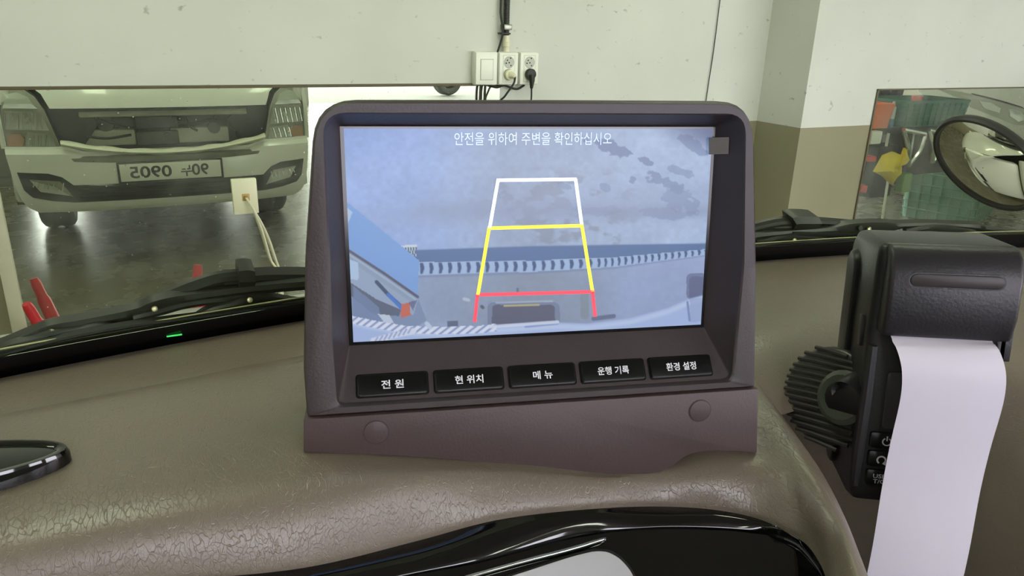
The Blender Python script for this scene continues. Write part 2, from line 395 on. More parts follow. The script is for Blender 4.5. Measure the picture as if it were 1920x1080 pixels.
# red stand with the green block in front of the mirror
M_red = mat('red_plastic', (214, 52, 62), .4, noise=(12, .06))
M_green = mat('green_plastic', (60, 196, 74), .4, noise=(12, .06))
t = thing('splayed_stand', 'red two-armed splayed stand with a bright green block, below the mirror', 'stand', (-.09, 2.7, FL))
def arm(a, b):
    g = tubeg([a, a+(b-a)*.04, a+(b-a)*.14, a+(b-a)*.18, b], [.013, .017, .017, .0215, .024], 12); return g
a1, a2 = np.array([-.354, 2.665, -.885]), np.array([.178, 2.65, -.902])
def down(a, m_): return a+(m_-a)*((FL+.02-a[2])/(m_[2]-a[2]))
b1, b2 = down(a1, np.array([-.328, 2.685, -.985])), down(a2, np.array([.157, 2.675, -1.012]))
mk('arm', *arm(a1, b1), M_red, t); mk('arm', *arm(a2, b2), M_red, t)
box('base_bar', (b1[0]-.03, b1[1]-.025, FL), (b2[0]+.03, b1[1]+.025, FL+.035), M_red, t, bevel=.006)
v, f = prismg([(-.13, 0), (.11, 0), (.085, .215), (.02, .235), (-.075, .205)], (-.015, 2.68, FL), (1, 0, 0), (0, 0, 1), (0, 1, 0), 0, .1)
mk('block', v, f, M_green, t, bevel=.01, label='bright green block')

# ------------------------------------------------------------------ things seen only in the mirrors
# steel cabinet left of the truck
M_cab = mat('grey_green_steel', (120, 124, 108), .45, noise=(5, .06))
t = thing('tool_cabinet', 'grey steel tool cabinet standing left of the truck', 'cabinet', (-1.6, -1.6, FL))
box('body', (-2.3, -2.0, FL), (-.80, -1.42, FL+1.25), M_cab, t, bevel=.008)
for k in range(3):
    d = box('drawer', (-2.26, -1.42, FL+.08+.39*k), (-.84, -1.405, FL+.44+.39*k), M_cab, t, bevel=.004)
    box('handle', (-1.7, -1.405, FL+.36+.39*k), (-1.4, -1.385, FL+.385+.39*k), M_steel, d, bevel=.003)
# tyre standing in the yard
M_tyre = mat('tyre_rubber', (52, 54, 52), .75, noise=(30, .15))
def wheel(parent, c, r, wd, ax=(1, 0, 0), rim=None, names=('tyre', 'rim', 'hub')):
    ax = nrm(ax); u = nrm(np.cross(ax, [0, 0, 1])); vv = np.cross(u, ax); c = np.asarray(c, float)
    prof = [(.60, -.42), (.68, -.5), (.9, -.5), (.97, -.42), (1, -.3), (1, -.1), (.985, -.08), (.985, .08), (1, .1), (1, .3), (.97, .42), (.9, .5), (.68, .5), (.60, .42)]
    rows = [[c+(u*math.cos(a)+vv*math.sin(a))*r*pr+ax*wd*px for pr, px in prof] for a in np.linspace(0, 2*math.pi, 41)]
    mk(names[0], *loft(rows), M_tyre, parent)
    rp = [(.61, .42), (.61, -.42), (.57, -.36), (.5, .1), (.28, .2), (.24, .32), (.0, .32)]
    rows = [[c+(u*math.cos(a)+vv*math.sin(a))*r*pr+ax*wd*px for pr, px in rp] for a in np.linspace(0, 2*math.pi, 33)]
    mk(names[1], *loft(rows), rim or M_steel, parent)
def mir(x, y, Y): q = onY(x, y, 2*MY-Y); return np.array([q[0], Y, q[2]])
def mirR(x, y, Y): q = onY(x, y, 2*JY-Y); return np.array([q[0], Y, q[2]])
q = mir(838, 190, -8.2)
t = thing('spare_tyre', 'grey spare tyre with steel rim standing out in the yard', 'tyre', (q[0], -8.2, FL))
wheel(t, (q[0], -8.2, FL+.31), .31, .2, ax=(.25, 1, 0))
# ------------------------------------------------------------------ the truck whose cab we sit in (seen in the mirror)
XC = .2
M_paint = mat('white_car_paint', (232, 234, 226), .25, coat=.6, noise=(3, .02))
M_dark = mat('black_textured_plastic', (36, 36, 33), .5, noise=(30, .2))
M_cav = mat('engine_bay_grey', (66, 68, 60), .7, noise=(14, .3))
M_beam = mat('pale_grey_metal', (176, 178, 162), .5, noise=(12, .1))
M_chrome = mat('chrome', (225, 228, 228), .12, metal=1.)
M_amber = mat('amber_lens', (200, 152, 118), .2, coat=.5)
M_lens = glass_mat('clear_lens', (.94, .95, .92), .5)
M_refl = mat('ribbed_reflector', (206, 210, 202), .28, metal=.3, bump=(90, .6))
truck = thing('truck', 'white truck front with its grille removed, reflected in the long mirror', 'truck', (XC, .2, FL))
def edge_y(xr): return -.11*(min(abs(xr), .85)/.8)**3
def Yf(xr, z):           # front skin of the cab
    if z > -.49: b = np.interp(z, [-.49, -.45, -.40, -.34, -.28, -.24, -.21], [1.0, .985, .95, .88, .77, .66, .52])
    else: b = 1.0
    return b+edge_y(xr)
def skin(name, rows, material, parent, thick=.02, **k):
    """rows of (xr, z, dY) -> a sheet on the cab front with a back side"""
    A = [[np.array([XC+x, Yf(x, z)+d, z]) for x, z, d in r] for r in rows]
    B = [[p-np.array([0, thick, 0]) for p in r] for r in A]
    nr, nc = len(A), len(A[0]); V = [p for r in A for p in r]+[p for r in B for p in r]; n = nr*nc
    f = gridf(nr, nc); f2 = [tuple(i+n for i in reversed(q)) for q in f]; s = []
    bd = [j for j in range(nc)]+[i*nc+nc-1 for i in range(1, nr)]+[(nr-1)*nc+j for j in range(nc-2, -1, -1)]+[i*nc for i in range(nr-2, 0, -1)]
    for a, b in zip(bd, bd[1:]+bd[:1]): s.append((a, b, b+n, a+n))
    return mk(name, V, f+f2+s, material, parent, **k)
def patch(name, poly, material, parent, d=.01, thick=.012, rings=5, dome=0., **k):
    """star-shaped outline (xr, z) mapped on the cab front"""
    c = np.mean(poly, 0); pl = []
    for a, b in zip(poly, poly[1:]+poly[:1]):
        for t in (0, .34, .67): pl.append(np.array(a)*(1-t)+np.array(b)*t)
    ts = np.linspace(1, .06, rings); rows = []
    mp = lambda p, dd: np.array([XC+p[0], Yf(p[0], p[1])+dd, p[1]])
    rows.append([mp(p, d-thick) for p in pl])
    for t in ts: rows.append([mp(c+(p-c)*t, d+dome*(1-t*t)) for p in pl])
    V, f = loft(rows, True); n = len(pl); f.append(tuple(range(len(V)-n, len(V))))
    return mk(name, V, f, material, parent, **k)
S = lambda poly, s: [(x*s, z) for x, z in poly]
# hood panel
zs = [-.49, -.475, -.45, -.42, -.39, -.36, -.33, -.30, -.27, -.25, -.23, -.215]
rows = []
for z in zs:
    hw = np.interp(z, [-.49, -.40, -.38, -.3, -.2], [.545, .585, .64, .79, .80])
    rows.append([(x, z, 0) for x in np.linspace(-hw, hw, 25)])
skin('hood_panel', rows, M_paint, truck)
skin('hood_seal', [[(x, -.496-.004*k, -.012) for x in np.linspace(-.545, .545, 21)] for k in range(4)], M_dark, truck)
# corner pillars outside the lights
for s in (-1, 1):
    rows = [[(s*x, z, -.012) for x in np.linspace(.58 if z > -.385 else .775, .80, 5)] for z in (-.70, -.6, -.5, -.42, -.395, -.38, -.34, -.30)]
    skin('corner_panel', rows, M_paint, truck)
# headlights
HL = [(.525, -.705), (.545, -.62), (.575, -.50), (.61, -.435), (.655, -.402), (.70, -.395), (.745, -.405), (.772, -.50), (.782, -.60), (.785, -.69), (.76, -.705)]
for s in (-1, 1):
    h = patch('headlight', S([(x, z) for x, z in HL], s), mat('headlight_housing', (172, 174, 162), .35, metal=.3), truck, d=-.035, thick=.03)
    patch('rim', S([(.66+(x-.66)*1.045, -.55+(z+.55)*1.035) for x, z in HL], s), M_dark, h, d=-.038, thick=.03)
    patch('upper_reflector', S([(.615, -.478), (.64, -.435), (.69, -.415), (.735, -.425), (.755, -.478)], s), M_refl, h, d=-.022, thick=.01)
    patch('upper_chrome', S([(.60, -.492), (.625, -.470), (.75, -.47), (.762, -.492)], s), M_chrome, h, d=-.018, thick=.01)
    patch('main_reflector', S([(.565, -.605), (.59, -.51), (.755, -.505), (.765, -.60)], s), M_refl, h, d=-.02, thick=.01, dome=-.012)
    patch('lower_reflector', S([(.548, -.69), (.563, -.625), (.67, -.615), (.69, -.69)], s), M_refl, h, d=-.02, thick=.01, dome=-.012)
    patch('turn_signal', S([(.70, -.69), (.685, -.65), (.70, -.622), (.745, -.622), (.765, -.64), (.768, -.69)], s), M_amber, h, d=-.016, thick=.014, label='amber turn signal')
    for x0, x1, z0, z1, nn in ((.585, .75, -.598, -.515, 12), (.565, .675, -.684, -.628, 8)):
        for k in range(nn):
            x = x0+(x1-x0)*k/(nn-1); mk('flute', *tubeg([(XC+s*(x+.012), Yf(x, z0)-.014, z0), (XC+s*x, Yf(x, z1)-.014, z1)], .0026, 6), M_chrome if k % 2 else M_refl, h)
    mk('bulb', *tubeg([(XC+s*.66, Yf(.66, -.553)-.02, -.553), (XC+s*.66, Yf(.66, -.553)-.004, -.553)], [.016, .006], 12), M_refl, h)
    patch('lens', S(HL, s), M_lens, h, d=.004, thick=.004, dome=.008)
# opened front: what the missing grille shows
box('front_cavity', (XC-.56, .80, -.73), (XC+.56, .84, -.48), M_cav, truck, bevel=.01)
for s in (-1, 1):
    patch('side_liner', S([(.53, -.70), (.56, -.50), (.40, -.50), (.33, -.57), (.36, -.62), (.42, -.70)], s), M_dark, truck, d=-.06, thick=.04)
box('cross_beam', (XC-.42, .90, -.545), (XC+.44, .94, -.505), M_beam, truck, bevel=.012)
for x0, x1 in ((-.42, -.16), (.02, .33)):
    box('radiator_support', (XC+x0, .86, -.70), (XC+x1, .915, -.615), M_beam, truck, bevel=.008)
box('relay_box', (XC-.15, .91, -.607), (XC+.06, .96, -.545), M_dark, truck, bevel=.006)
box('latch_bracket', (XC-.16, .90, -.705), (XC+.06, .93, -.625), M_cav, truck, bevel=.012)
mk('latch', *discg((XC-.0, .93, -.655), (0, 1, 0), .02, 0, .02, 14), M_dark, truck)
mk('horn', *discg((XC+.25, .92, -.615), (0, 1, 0), .033, 0, .03, 20), M_dark, truck)
mk('cap', *discg((XC+.27, .92, -.56), (0, 1, 0), .014, 0, .02, 14), M_dark, truck)
for pts in ([(-.32, -.55), (-.26, -.575), (-.2, -.60), (-.12, -.60)], [(.06, -.58), (.15, -.59), (.22, -.57), (.30, -.575)], [(-.4, -.64), (-.3, -.655), (-.18, -.64)], [(.1, -.55), (.12, -.6), (.16, -.63)]):
    tube('hose', cr([(XC+x, .95, z) for x, z in pts], 6), .007, M_dark, truck, n=8)
for x, z, r in ((.38, -.6, .05), (.46, -.57, .06), (-.45, -.6, .055), (.42, -.66, .05), (-.30, -.59, .045)):
    mk('engine_part', *discg((XC+x, .87, z), (0, 1, .2), r, 0, .04, 12), M_dark if x > 0 else M_cav, truck, bevel=.008)
# pale strip left where the grille was
zz = lambda x: -.728+.062*(abs(x)/.52)**2
xs = np.linspace(-.52, .52, 27)
rows = [[(x, zz(x)-.014+.007*k+(.004*math.sin(x*37) if k in (0, 4) else 0), .055-.012*abs(k-2)) for x in xs] for k in range(5)]
skin('grille_strip', rows, mat('cream_strip', (232, 232, 212), .45, noise=(20, .08)), truck, thick=.03, label='cream strip along the open grille')
# bumper
def by(x, z): return .03+np.interp(z, [-1.05, -1.02, -.95, -.80, -.745, -.73, -.70], [-.05, -.02, .01, .015, .012, -.02, -.03])
rows = []
for z in (-.715, -.728, -.738, -.75, -.78, -.82, -.86, -.90, -.94, -.98, -1.01, -1.03, -1.045):
    hw = np.interp(z, [-1.045, -1.0, -.9, -.7], [.68, .735, .765, .785])
    zc = lambda x: z+(.0 if z < -.9 else .028*min(1, max(0, (abs(x)-.42)/.08)))
    rows.append([(x, zc(x), by(x, z)) for x in np.linspace(-hw, hw, 49)])
bump_o = skin('bumper', rows, M_paint, truck, thick=.05)
def bp(name, poly, material, parent, extra, **k):
    c = np.mean(poly, 0); pl = []
    for a, b in zip(poly, poly[1:]+poly[:1]):
        for t in (0, .25, .5, .75): pl.append(np.array(a)*(1-t)+np.array(b)*t)
    mp = lambda p, dd: np.array([XC+p[0], Yf(p[0], p[1])+by(p[0], p[1])+dd, p[1]])
    rows = [[mp(p, extra-.012) for p in pl]]+[[mp(c+(p-c)*t, extra) for p in pl] for t in (1, .8, .6, .4, .2, .05)]
    V, f = loft(rows, True); n = len(pl); f.append(tuple(range(len(V)-n, len(V))))
    return mk(name, V, f, material, parent, **k)
bp('recess_shade_patch', [(-.49, -.735), (.49, -.735), (.47, -.762), (.30, -.772), (-.30, -.772), (-.47, -.762)], mat('recess_shade_grey', (112, 112, 98), .7, noise=(20, .2)), bump_o, .004)  # grey patch paints in the shade of the bumper's upper recess
bp('lower_grille', [(-.50, -.888), (.50, -.888), (.49, -.985), (-.49, -.985)], M_dark, bump_o, .004)
for k in range(3): bp('grille_slat', [(-.47, -.908-.024*k), (.47, -.908-.024*k), (.47, -.914-.024*k), (-.47, -.914-.024*k)], mat('slat_black', (24, 24, 22), .3), bump_o, .010)
for s in (-1, 1):
    fg = bp('fog_lamp_bezel', S([(.742, -.815), (.60, -.822), (.54, -.842), (.49, -.888), (.49, -.985), (.60, -.972), (.69, -.95), (.725, -.91)], s), M_dark, bump_o, .006)
    bp('fog_lamp_reflector', S([(.69, -.853), (.55, -.866), (.505, -.945), (.65, -.918)], s), M_refl, fg, .010)
    for k in range(7):
        x = .535+.022*k; zt = -.868+.011*(k/6); mk('flute', *tubeg([(XC+s*(x+.012), Yf(x, zt)+by(x, zt)+.011, -.915+.004*k), (XC+s*x, Yf(x, zt)+by(x, zt)+.011, zt-.004)], .0026, 6), M_chrome if k % 2 else M_refl, fg)
    bp('fog_lamp_rim', S([(.69, -.850), (.55, -.863), (.50, -.948), (.506, -.948), (.553, -.868), (.688, -.856)], s), M_chrome, fg, .014)
# number plate
M_pw = mat('plate_white', (226, 228, 214), .4); M_pk = mat('plate_black', (30, 30, 30), .4)
pl_o = box('license_plate', (XC-.274, 1.045, -.886), (XC+.266, 1.055, -.772), M_pk, truck, bevel=.004)
box('plate_face', (XC-.262, 1.055, -.877), (XC+.254, 1.059, -.782), M_pw, pl_o, bevel=.003)
# the mirror turns the writing round, so on the truck itself it reads normally when faced from the wall
axp = np.array([-1., 0, 0]); ayp = np.array([0, 0, 1.])
ctr = np.array([XC-.004, 1.0602, -.829])
text('plate_number', '90', ctr-np.array([-.148, 0, 0]), axp, ayp, .090, .066, M_pk, pl_o, bold=.02)
text('plate_letter', '누', ctr-np.array([-.075, 0, .004]), axp, ayp, .058, .062, M_pk, pl_o, bold=.02)
text('plate_number', '0905', ctr-np.array([.105, 0, 0]), axp, ayp, .21, .066, M_pk, pl_o, bold=.02)
# cab body below the window line, wheels
box('cab_floor', (XC-.76, -1.1, -1.0), (XC+.76, .84, -.92), M_dark, truck, bevel=.01)
for s in (-1, 1):
    box('door_panel', (XC+s*.79-.02, -1.1, -.92), (XC+s*.79+.02, .5, -.28), M_paint, truck, bevel=.015)
    box('front_corner', (XC+s*.755-.03, .5, -1.0), (XC+s*.755+.03, .86, -.32), M_paint, truck, bevel=.02)
M_trim = mat('cab_headliner', (226, 222, 222), .8, noise=(20, .05))
box('cab_rear', (XC-.79, -1.14, -.92), (XC+.79, -1.1, -.10), M_trim, truck, bevel=.01)
box('firewall', (XC-.76, .40, -.92), (XC+.76, .42, -.22), M_dark, truck, bevel=.004)
box('roof', (XC-.80, -1.14, .50), (XC+.80, .20, .55), M_trim, truck, bevel=.02)
for s in (-1, 1):
    box('rear_pillar', (XC+s*.70-.09, -1.14, -.10), (XC+s*.70+.09, -1.10, .50), M_trim, truck, bevel=.01)
    mk('front_pillar', *tubeg([(XC+s*.80, .30, -.28), (XC+s*.78, .16, .1), (XC+s*.74, .02, .52)], .035, 10), M_trim, truck)
box('chassis', (XC-.45, -3.5, -1.02), (XC+.45, .75, -.86), M_dark, truck, bevel=.02)
box('underbody_light_blocker', (XC-.72, -3.4, FL+.12), (XC+.72, -3.3, -.70), M_dark, truck, bevel=.02)  # added block, stops daylight coming through under the truck
box('cargo_bed', (XC-.8, -3.8, -.70), (XC+.8, -1.25, -.55), M_paint, truck, bevel=.02)
for s in (-1, 1):
    wh = bpy.data.objects.new('wheel', None); COL.objects.link(wh); wh.parent = truck; BASE[wh.name] = BASE[truck.name]
    wheel(wh, (XC+s*.66, .02, FL+.31), .31, .19)
    box('mudguard', (XC+s*.66-.11, .33, -1.08), (XC+s*.66+.11, .345, -.86), M_dark, truck, bevel=.004)

# ------------------------------------------------------------------ white car and workbench seen in the right-hand mirror
M_tur = mat('green_crate_plastic', (66, 114, 100), .5, noise=(10, .12))
M_tur2 = mat('pale_green_crate_plastic', (128, 168, 148), .5, noise=(10, .12))
M_or = mat('orange_plastic', (226, 110, 56), .45, noise=(8, .08))
M_yel = mat('yellow_cloth', (232, 206, 44), .8, noise=(14, .1), bump=(40, .4))
car = thing('car', 'white car nose with a slanting clear headlight, reflected in the smaller mirror', 'car', (7.72, .3, FL))
CX = 7.42
def cary(x, z):
    e = -.75*(abs(x)/.95)**4
    return np.interp(z, [-1.15, -1.0, -.85, -.7, -.62, -.5, -.42, -.36, -.30, -.26], [1.10, 1.2, 1.22, 1.20, 1.17, 1.08, .95, .75, .40, -.1])+e
zs = [-1.15, -1.08, -1.0, -.9, -.8, -.7, -.62, -.55, -.5, -.45, -.42, -.39, -.36, -.33, -.30, -.26]
A = [[np.array([CX+x, cary(x, z), z]) for x in np.linspace(-.9, .9, 33)] for z in zs]
rows = A+[[np.array([CX+x, -1.2, -.2]) for x in np.linspace(-.9, .9, 33)]]+[[np.array([CX+x, -1.2, -1.15]) for x in np.linspace(-.9, .9, 33)]]+[A[0]]
mk('body', *loft(rows), M_paint, car, smooth=50)
def cpatch(name, poly, material, parent, d, **k):
    pl = []; c = np.mean(poly, 0)
    for a, b in zip(poly, poly[1:]+poly[:1]):
        for t in (0, .34, .67): pl.append(np.array(a)*(1-t)+np.array(b)*t)
    mp = lambda p, dd: np.array([CX+p[0], cary(*p)+dd, p[1]])
    rows = [[mp(p, d-.03) for p in pl]]+[[mp(c+(p-c)*t, d) for p in pl] for t in (1, .8, .5, .2, .04)]
    V, f = loft(rows, True); n = len(pl); f.append(tuple(range(len(V)-n, len(V)))); return mk(name, V, f, material, parent, **k)
for s in (1, -1):
    HP = [(s*a, b) for a, b in ((-.83, -.44), (-.75, -.455), (-.63, -.505), (-.45, -.555), (-.36, -.62), (-.40, -.70), (-.52, -.70), (-.65, -.64), (-.74, -.585))]
    h = cpatch('headlight', HP, mat('lamp_grey', (206, 208, 200), .3), car, .004)
    cpatch('chrome_bowl', [(s*a, b) for a, b in ((-.70, -.52), (-.64, -.53), (-.60, -.57), (-.62, -.61), (-.69, -.58))], M_chrome, h, .014)
    cpatch('chrome_bowl', [(s*a, b) for a, b in ((-.54, -.57), (-.46, -.59), (-.43, -.65), (-.50, -.675), (-.56, -.63))], M_chrome, h, .014)
    cpatch('brow', [(s*a, b) for a, b in ((-.70, -.462), (-.56, -.51), (-.42, -.555), (-.41, -.57), (-.56, -.525), (-.70, -.475))], M_dark, h, .012)
    cpatch('lens', HP, M_lens, h, .022)
cpatch('grille', [(-.17, -.56), (.17, -.56), (.15, -.66), (-.15, -.66)], M_dark, car, .006)
cpatch('bumper_intake', [(-.5, -.88), (.5, -.88), (.45, -1.0), (-.45, -1.0)], M_dark, car, .006)
for s in (-1, 1): 
    wh = bpy.data.objects.new('wheel', None); COL.objects.link(wh); wh.parent = car; BASE[wh.name] = BASE[car.name]
    wheel(wh, (CX+s*.84, .25, FL+.31), .31, .2)
# bench
M_bench = mat('black_bench', (34, 35, 33), .5, noise=(8, .3))
bt = -.545
bench = thing('workbench', 'dark workbench loaded with crates, reflected in the smaller mirror', 'workbench', (4.55, 1.6, FL))
box('top', (3.7, 1.25, bt-.04), (5.15, 1.88, bt), M_bench, bench, bevel=.004)
for x in (3.74, 4.5):
    for y in (1.29, 1.48): box('leg', (x, y, FL), (x+.05, y+.05, bt-.04), M_bench, bench, bevel=.004)
box('shelf', (3.74, 1.3, -1.02), (4.7, 1.58, -.99), M_bench, bench, bevel=.003)
def crate(name, label, c, sx, sy, h, m_, yaw=0, flare=.06, group=None, slots=True):
    c = np.asarray(c, float); t = thing(name, label, 'crate', c, group)
    ca, sa = math.cos(yaw), math.sin(yaw)
    R2 = lambda x, y, z: c+np.array([x*ca-y*sa, x*sa+y*ca, z])
    def ring(f, z, inset=0): 
        return [R2(x, y, z) for x, y in rrect(-sx/2*f+inset, -sy/2*f+inset, sx/2*f-inset, sy/2*f-inset, .04, 4)]
    f0 = 1-flare
    rows = [ring(f0, 0), ring(1, h), ring(1.03, h), ring(1.03, h+.018), ring(1, h+.018, .006), ring(f0, .012, .006)]
    V, f = loft(rows, True); n = len(rows[0]); f.append(tuple(range(n))[::-1]); f.append(tuple(range(len(V)-n, len(V))))
    mk('shell', V, f, m_, t)
    if slots:
        for k in range(4):
            zz_ = h*(.2+.19*k); ff = f0+(1-f0)*zz_/h+.012
            V, f = loft([ring(ff, zz_), ring(ff+.015, zz_+.004), ring(ff+.015, zz_+.012), ring(ff, zz_+.016)], True); mk('rib', V, f, m_, t)
        nn = 11
        for k in range(nn):
            x = sx*(k/(nn-1)-.5)*.88
            for s in (-1, 1):
                p0 = R2(x*f0, s*(sy/2*f0+.004), .01); p1 = R2(x, s*(sy/2+.004), h); mk('upright', *tubeg([p0, p1], .006, 6), m_, t)
        for k in range(7):
            y = sy*(k/6-.5)*.85
            for s in (-1, 1):
                p0 = R2(s*(sx/2*f0+.004), y*f0, .01); p1 = R2(s*(sx/2+.004), y, h); mk('upright', *tubeg([p0, p1], .006, 6), m_, t)
    return t
crate('storage_crate', 'orange plastic crate at the left end of the workbench', (4.03, 1.75, bt), .48, .3, .13, M_or, 0, group='crates in the garage corner', slots=False)
crate('storage_crate', 'dark green plastic crate with a tyre behind it, on the workbench', (4.66, 1.74, bt), .62, .34, .145, M_tur, .05, group='crates in the garage corner')
q = onZ(1790, 400, FL); 
crate('storage_crate', 'large pale green openwork crate standing on the floor by the car', (5.76, 1.43, FL), .70, .52, .34, M_tur2, -.35, group='crates in the garage corner')
t = thing('tyre', 'black tyre standing behind the dark green crate on the workbench', 'tyre', (4.72, 1.42, bt)); wheel(t, (4.74, 1.40, bt+.20), .20, .13, ax=(.1, 1, 0), rim=M_dark)
t = thing('bottle', 'clear plastic bottle with a blue base on the workbench', 'bottle', (4.315, 1.84, bt))
mk('body', *tubeg([(4.315, 1.84, bt), (4.315, 1.84, bt+.05)], .02, 16), mat('blue_plastic', (70, 130, 170), .3), t)
mk('neck', *tubeg([(4.315, 1.84, bt+.05), (4.315, 1.84, bt+.12), (4.315, 1.84, bt+.135), (4.315, 1.84, bt+.155)], [.02, .02, .008, .008], 16), mat('milky_plastic', (190, 200, 200), .3), t)
t = tag(mk('cup', *tubeg([(4.50, 1.86, bt+.15), (4.50, 1.86, bt+.19)], [.03, .034], 16), mat('red_cup', (206, 66, 60), .4)), 'small red cup on the edge of the dark green crate', 'cup')
# clutter on the bench front and lower shelf, set by where the mirror shows it
def mbox(name, label, cat, x0, y0, x1, y1, Y, dep, m_, bevel=.006):
    a, b = mirR(x0, y1, Y), mirR(x1, y0, Y)
    return tag(box(name, (a[0], Y-dep, a[2]), (b[0], Y, b[2]), m_, bevel=bevel), label, cat)
mbox('tool_box', 'long black tool box on the bench shelf behind the yellow cloth', 'box', 1630, 272, 1688, 372, 1.86, .22, M_dark)
mbox('carton', 'small white carton at the left of the bench front', 'box', 1632, 246, 1656, 271, 1.95, .05, M_plug)
mbox('plastic_strip', 'narrow white strip beside the small white carton', 'strip', 1664, 250, 1669, 275, 1.95, .02, M_plug, .002)
mbox('battery_pack', 'dark battery pack under the bench top beside the chrome trim', 'box', 1692, 247, 1790, 330, 1.84, .2, M_dark)
mbox('red_case', 'red case lying above the yellow cloth', 'case', 1629, 293, 1645, 304, 1.95, .06, M_red)
mbox('red_can', 'small red can low at the mirror edge', 'can', 1617, 348, 1628, 362, 1.95, .05, M_red)
mbox('plastic_tub', 'pale green plastic tub beside the black tool box', 'tub', 1690, 325, 1712, 362, 1.94, .06, mat('pale_green_tub', (120, 160, 96), .5))
yc = mirR(1670, 313, 2.0)
t = thing('yellow_cloth', 'crumpled yellow cloth hanging over the bench edge', 'cloth', (yc[0], 1.97, yc[2]-.1))
pts = [(-.16, -.03), (-.10, .09), (.02, .11), (.10, .08), (.155, .14), (.185, .05), (.12, .03), (.10, -.08), (.06, -.14), (-.04, -.07)]
V = []; n = len(pts)
for k, (f_, d_) in enumerate(((1, 0), (.75, .02), (.5, .045), (.25, .05), (.05, .045))):
    V.append([np.array([yc[0]+x*f_*.82, 2.0+d_+.012*math.sin(9*i+k), yc[2]+z*f_*.82]) for i, (x, z) in enumerate(pts)])
back = [p+np.array([0, -.02, 0]) for p in V[0]]
VV, f = loft([back]+V, True); f.append(tuple(range(len(VV)-n, len(VV)))); f.append(tuple(range(n))[::-1]); mk('folded_cloth', VV, f, M_yel, t, smooth=60)
def tri_trim(label, cx, cz, s):
    t = thing('chrome_trim', label, 'car trim', (cx, 1.97, cz-.1*s))
    a, b, c = [np.array([cx+x*s, 1.99, cz+z*s]) for x, z in ((-.10, .11), (.12, .075), (.02, -.13))]
    for p, q_ in ((a, b), (b, c), (c, a)): mk('bar', *tubeg([p, (p+q_)/2+np.array([0, .02, 0]), q_], .017*s, 8), M_chrome, t)
    mk('backing', [a, b, c, a-np.array([0, .02, 0]), b-np.array([0, .02, 0]), c-np.array([0, .02, 0])], [(0, 1, 2), (5, 4, 3), (0, 3, 4, 1), (1, 4, 5, 2), (2, 5, 3, 0)], mat('smoked_plastic', (70, 68, 60), .2), t)
    mk('spoke', *tubeg([a*.5+b*.5, c], .008*s, 6), M_chrome, t)
q = mirR(1707, 275, 1.99); tri_trim('triangular chrome car trim left of the round convex mirror', q[0], q[2], .95)
q = mirR(1752, 272, 1.99); tri_trim('second chrome car trim, mostly hidden by the round convex mirror', q[0], q[2], .85)
tag(tube('white_rod', [mirR(1667, 325, 1.98), mirR(1652, 425, 1.98)], .008, M_plug, n=8), 'thin white rod leaning below the yellow cloth', 'rod')

# ------------------------------------------------------------------ convex mirror on the truck's front corner
ctr = P(1850, 308, 1.26)
nv = nrm(nrm(-ctr)+nrm(np.array([.75, 1.15, -1.2])-ctr)*.6)
ax = rt*math.cos(math.radians(27))-up*math.sin(math.radians(27)); ax = nrm(ax-nv*(ax@nv)); ay = np.cross(nv, ax)
cm = thing('convex_mirror', 'oval convex mirror with a black rim on the truck corner', 'mirror', ctr-np.array([0, 0, .1]))
ea, eb = .098, .060
E2 = lambda f_, d_: [ctr+ax*ea*f_*math.cos(a)+ay*eb*f_*math.sin(a)+nv*d_ for a in np.linspace(0, 2*math.pi, 49)[:-1]]
V, f = loft([E2(t, .016*(1-t*t)) for t in (.94, .85, .7, .55, .4, .25, .1, .01)], True)
mk('mirror_face', V, f, mat('convex_mirror_glass', (222, 222, 210), .02, metal=1.), cm, smooth=80)
V, f = loft([E2(.93, .001), E2(.95, .007), E2(1.0, .006), E2(1.03, -.004), E2(1.0, -.018), E2(.85, -.03), E2(.5, -.042), E2(.05, -.046)], True)
mk('housing', V, f, M_blk, cm, smooth=60)
e = ctr-nv*.04
tube('arm', cr([e, e+np.array([.14, .02, .0]), (1.52, .62, -.2), (1.4, .35, -.24), (1.0, .12, -.32)], 6), .011, M_blk, cm)
# ------------------------------------------------------------------ windscreen
G = lambda X: .424-.32*(X-.2)**2
Yg = lambda X, z: G(X)-.45*(z+.165)
def onG(x, y, off=0.):
    r = ray(x, y); a, b = .1, 2.5
    fn = lambda t: (r*t)[1]-Yg((r*t)[0], (r*t)[2])-off
    for _ in range(50):
        c = (a+b)/2
        if fn(a)*fn(c) <= 0: b = c
        else: a = c
    return r*a
M_glass = glass_mat('windscreen_glass', (.89, .945, .81), .4, ior=1.45)
xs = np.linspace(-.68, 1.08, 45); zs = np.linspace(-.185, .42, 15)
A = [[np.array([x, Yg(x, z), z]) for x in xs] for z in zs]
Bk = [[p+np.array([0, .004, .0018]) for p in r] for r in A]
M_frit = mat('black_frit', (9, 9, 9), .25)
win = struct(mk('window_1', *loft(A), M_glass, smooth=60, face=(0, -1, 0)))
ZT = onG(300, 613)[2]
def band(name, z0, z1, d, material, parent, n=4, x0=-.68, x1=1.08, zl=None):
    rows = []
    for t in np.linspace(0, 1, n):
        rows.append([np.array([x, Yg(x, (z0+(z1-z0)*t))+d, z0+(z1-z0)*t+(zl(x)*t if zl else 0)]) for x in np.linspace(x0, x1, 61)])
    return mk(name, *loft(rows), material, parent, smooth=60)
band('black_band', -.19, ZT, -.0012, M_frit, win)
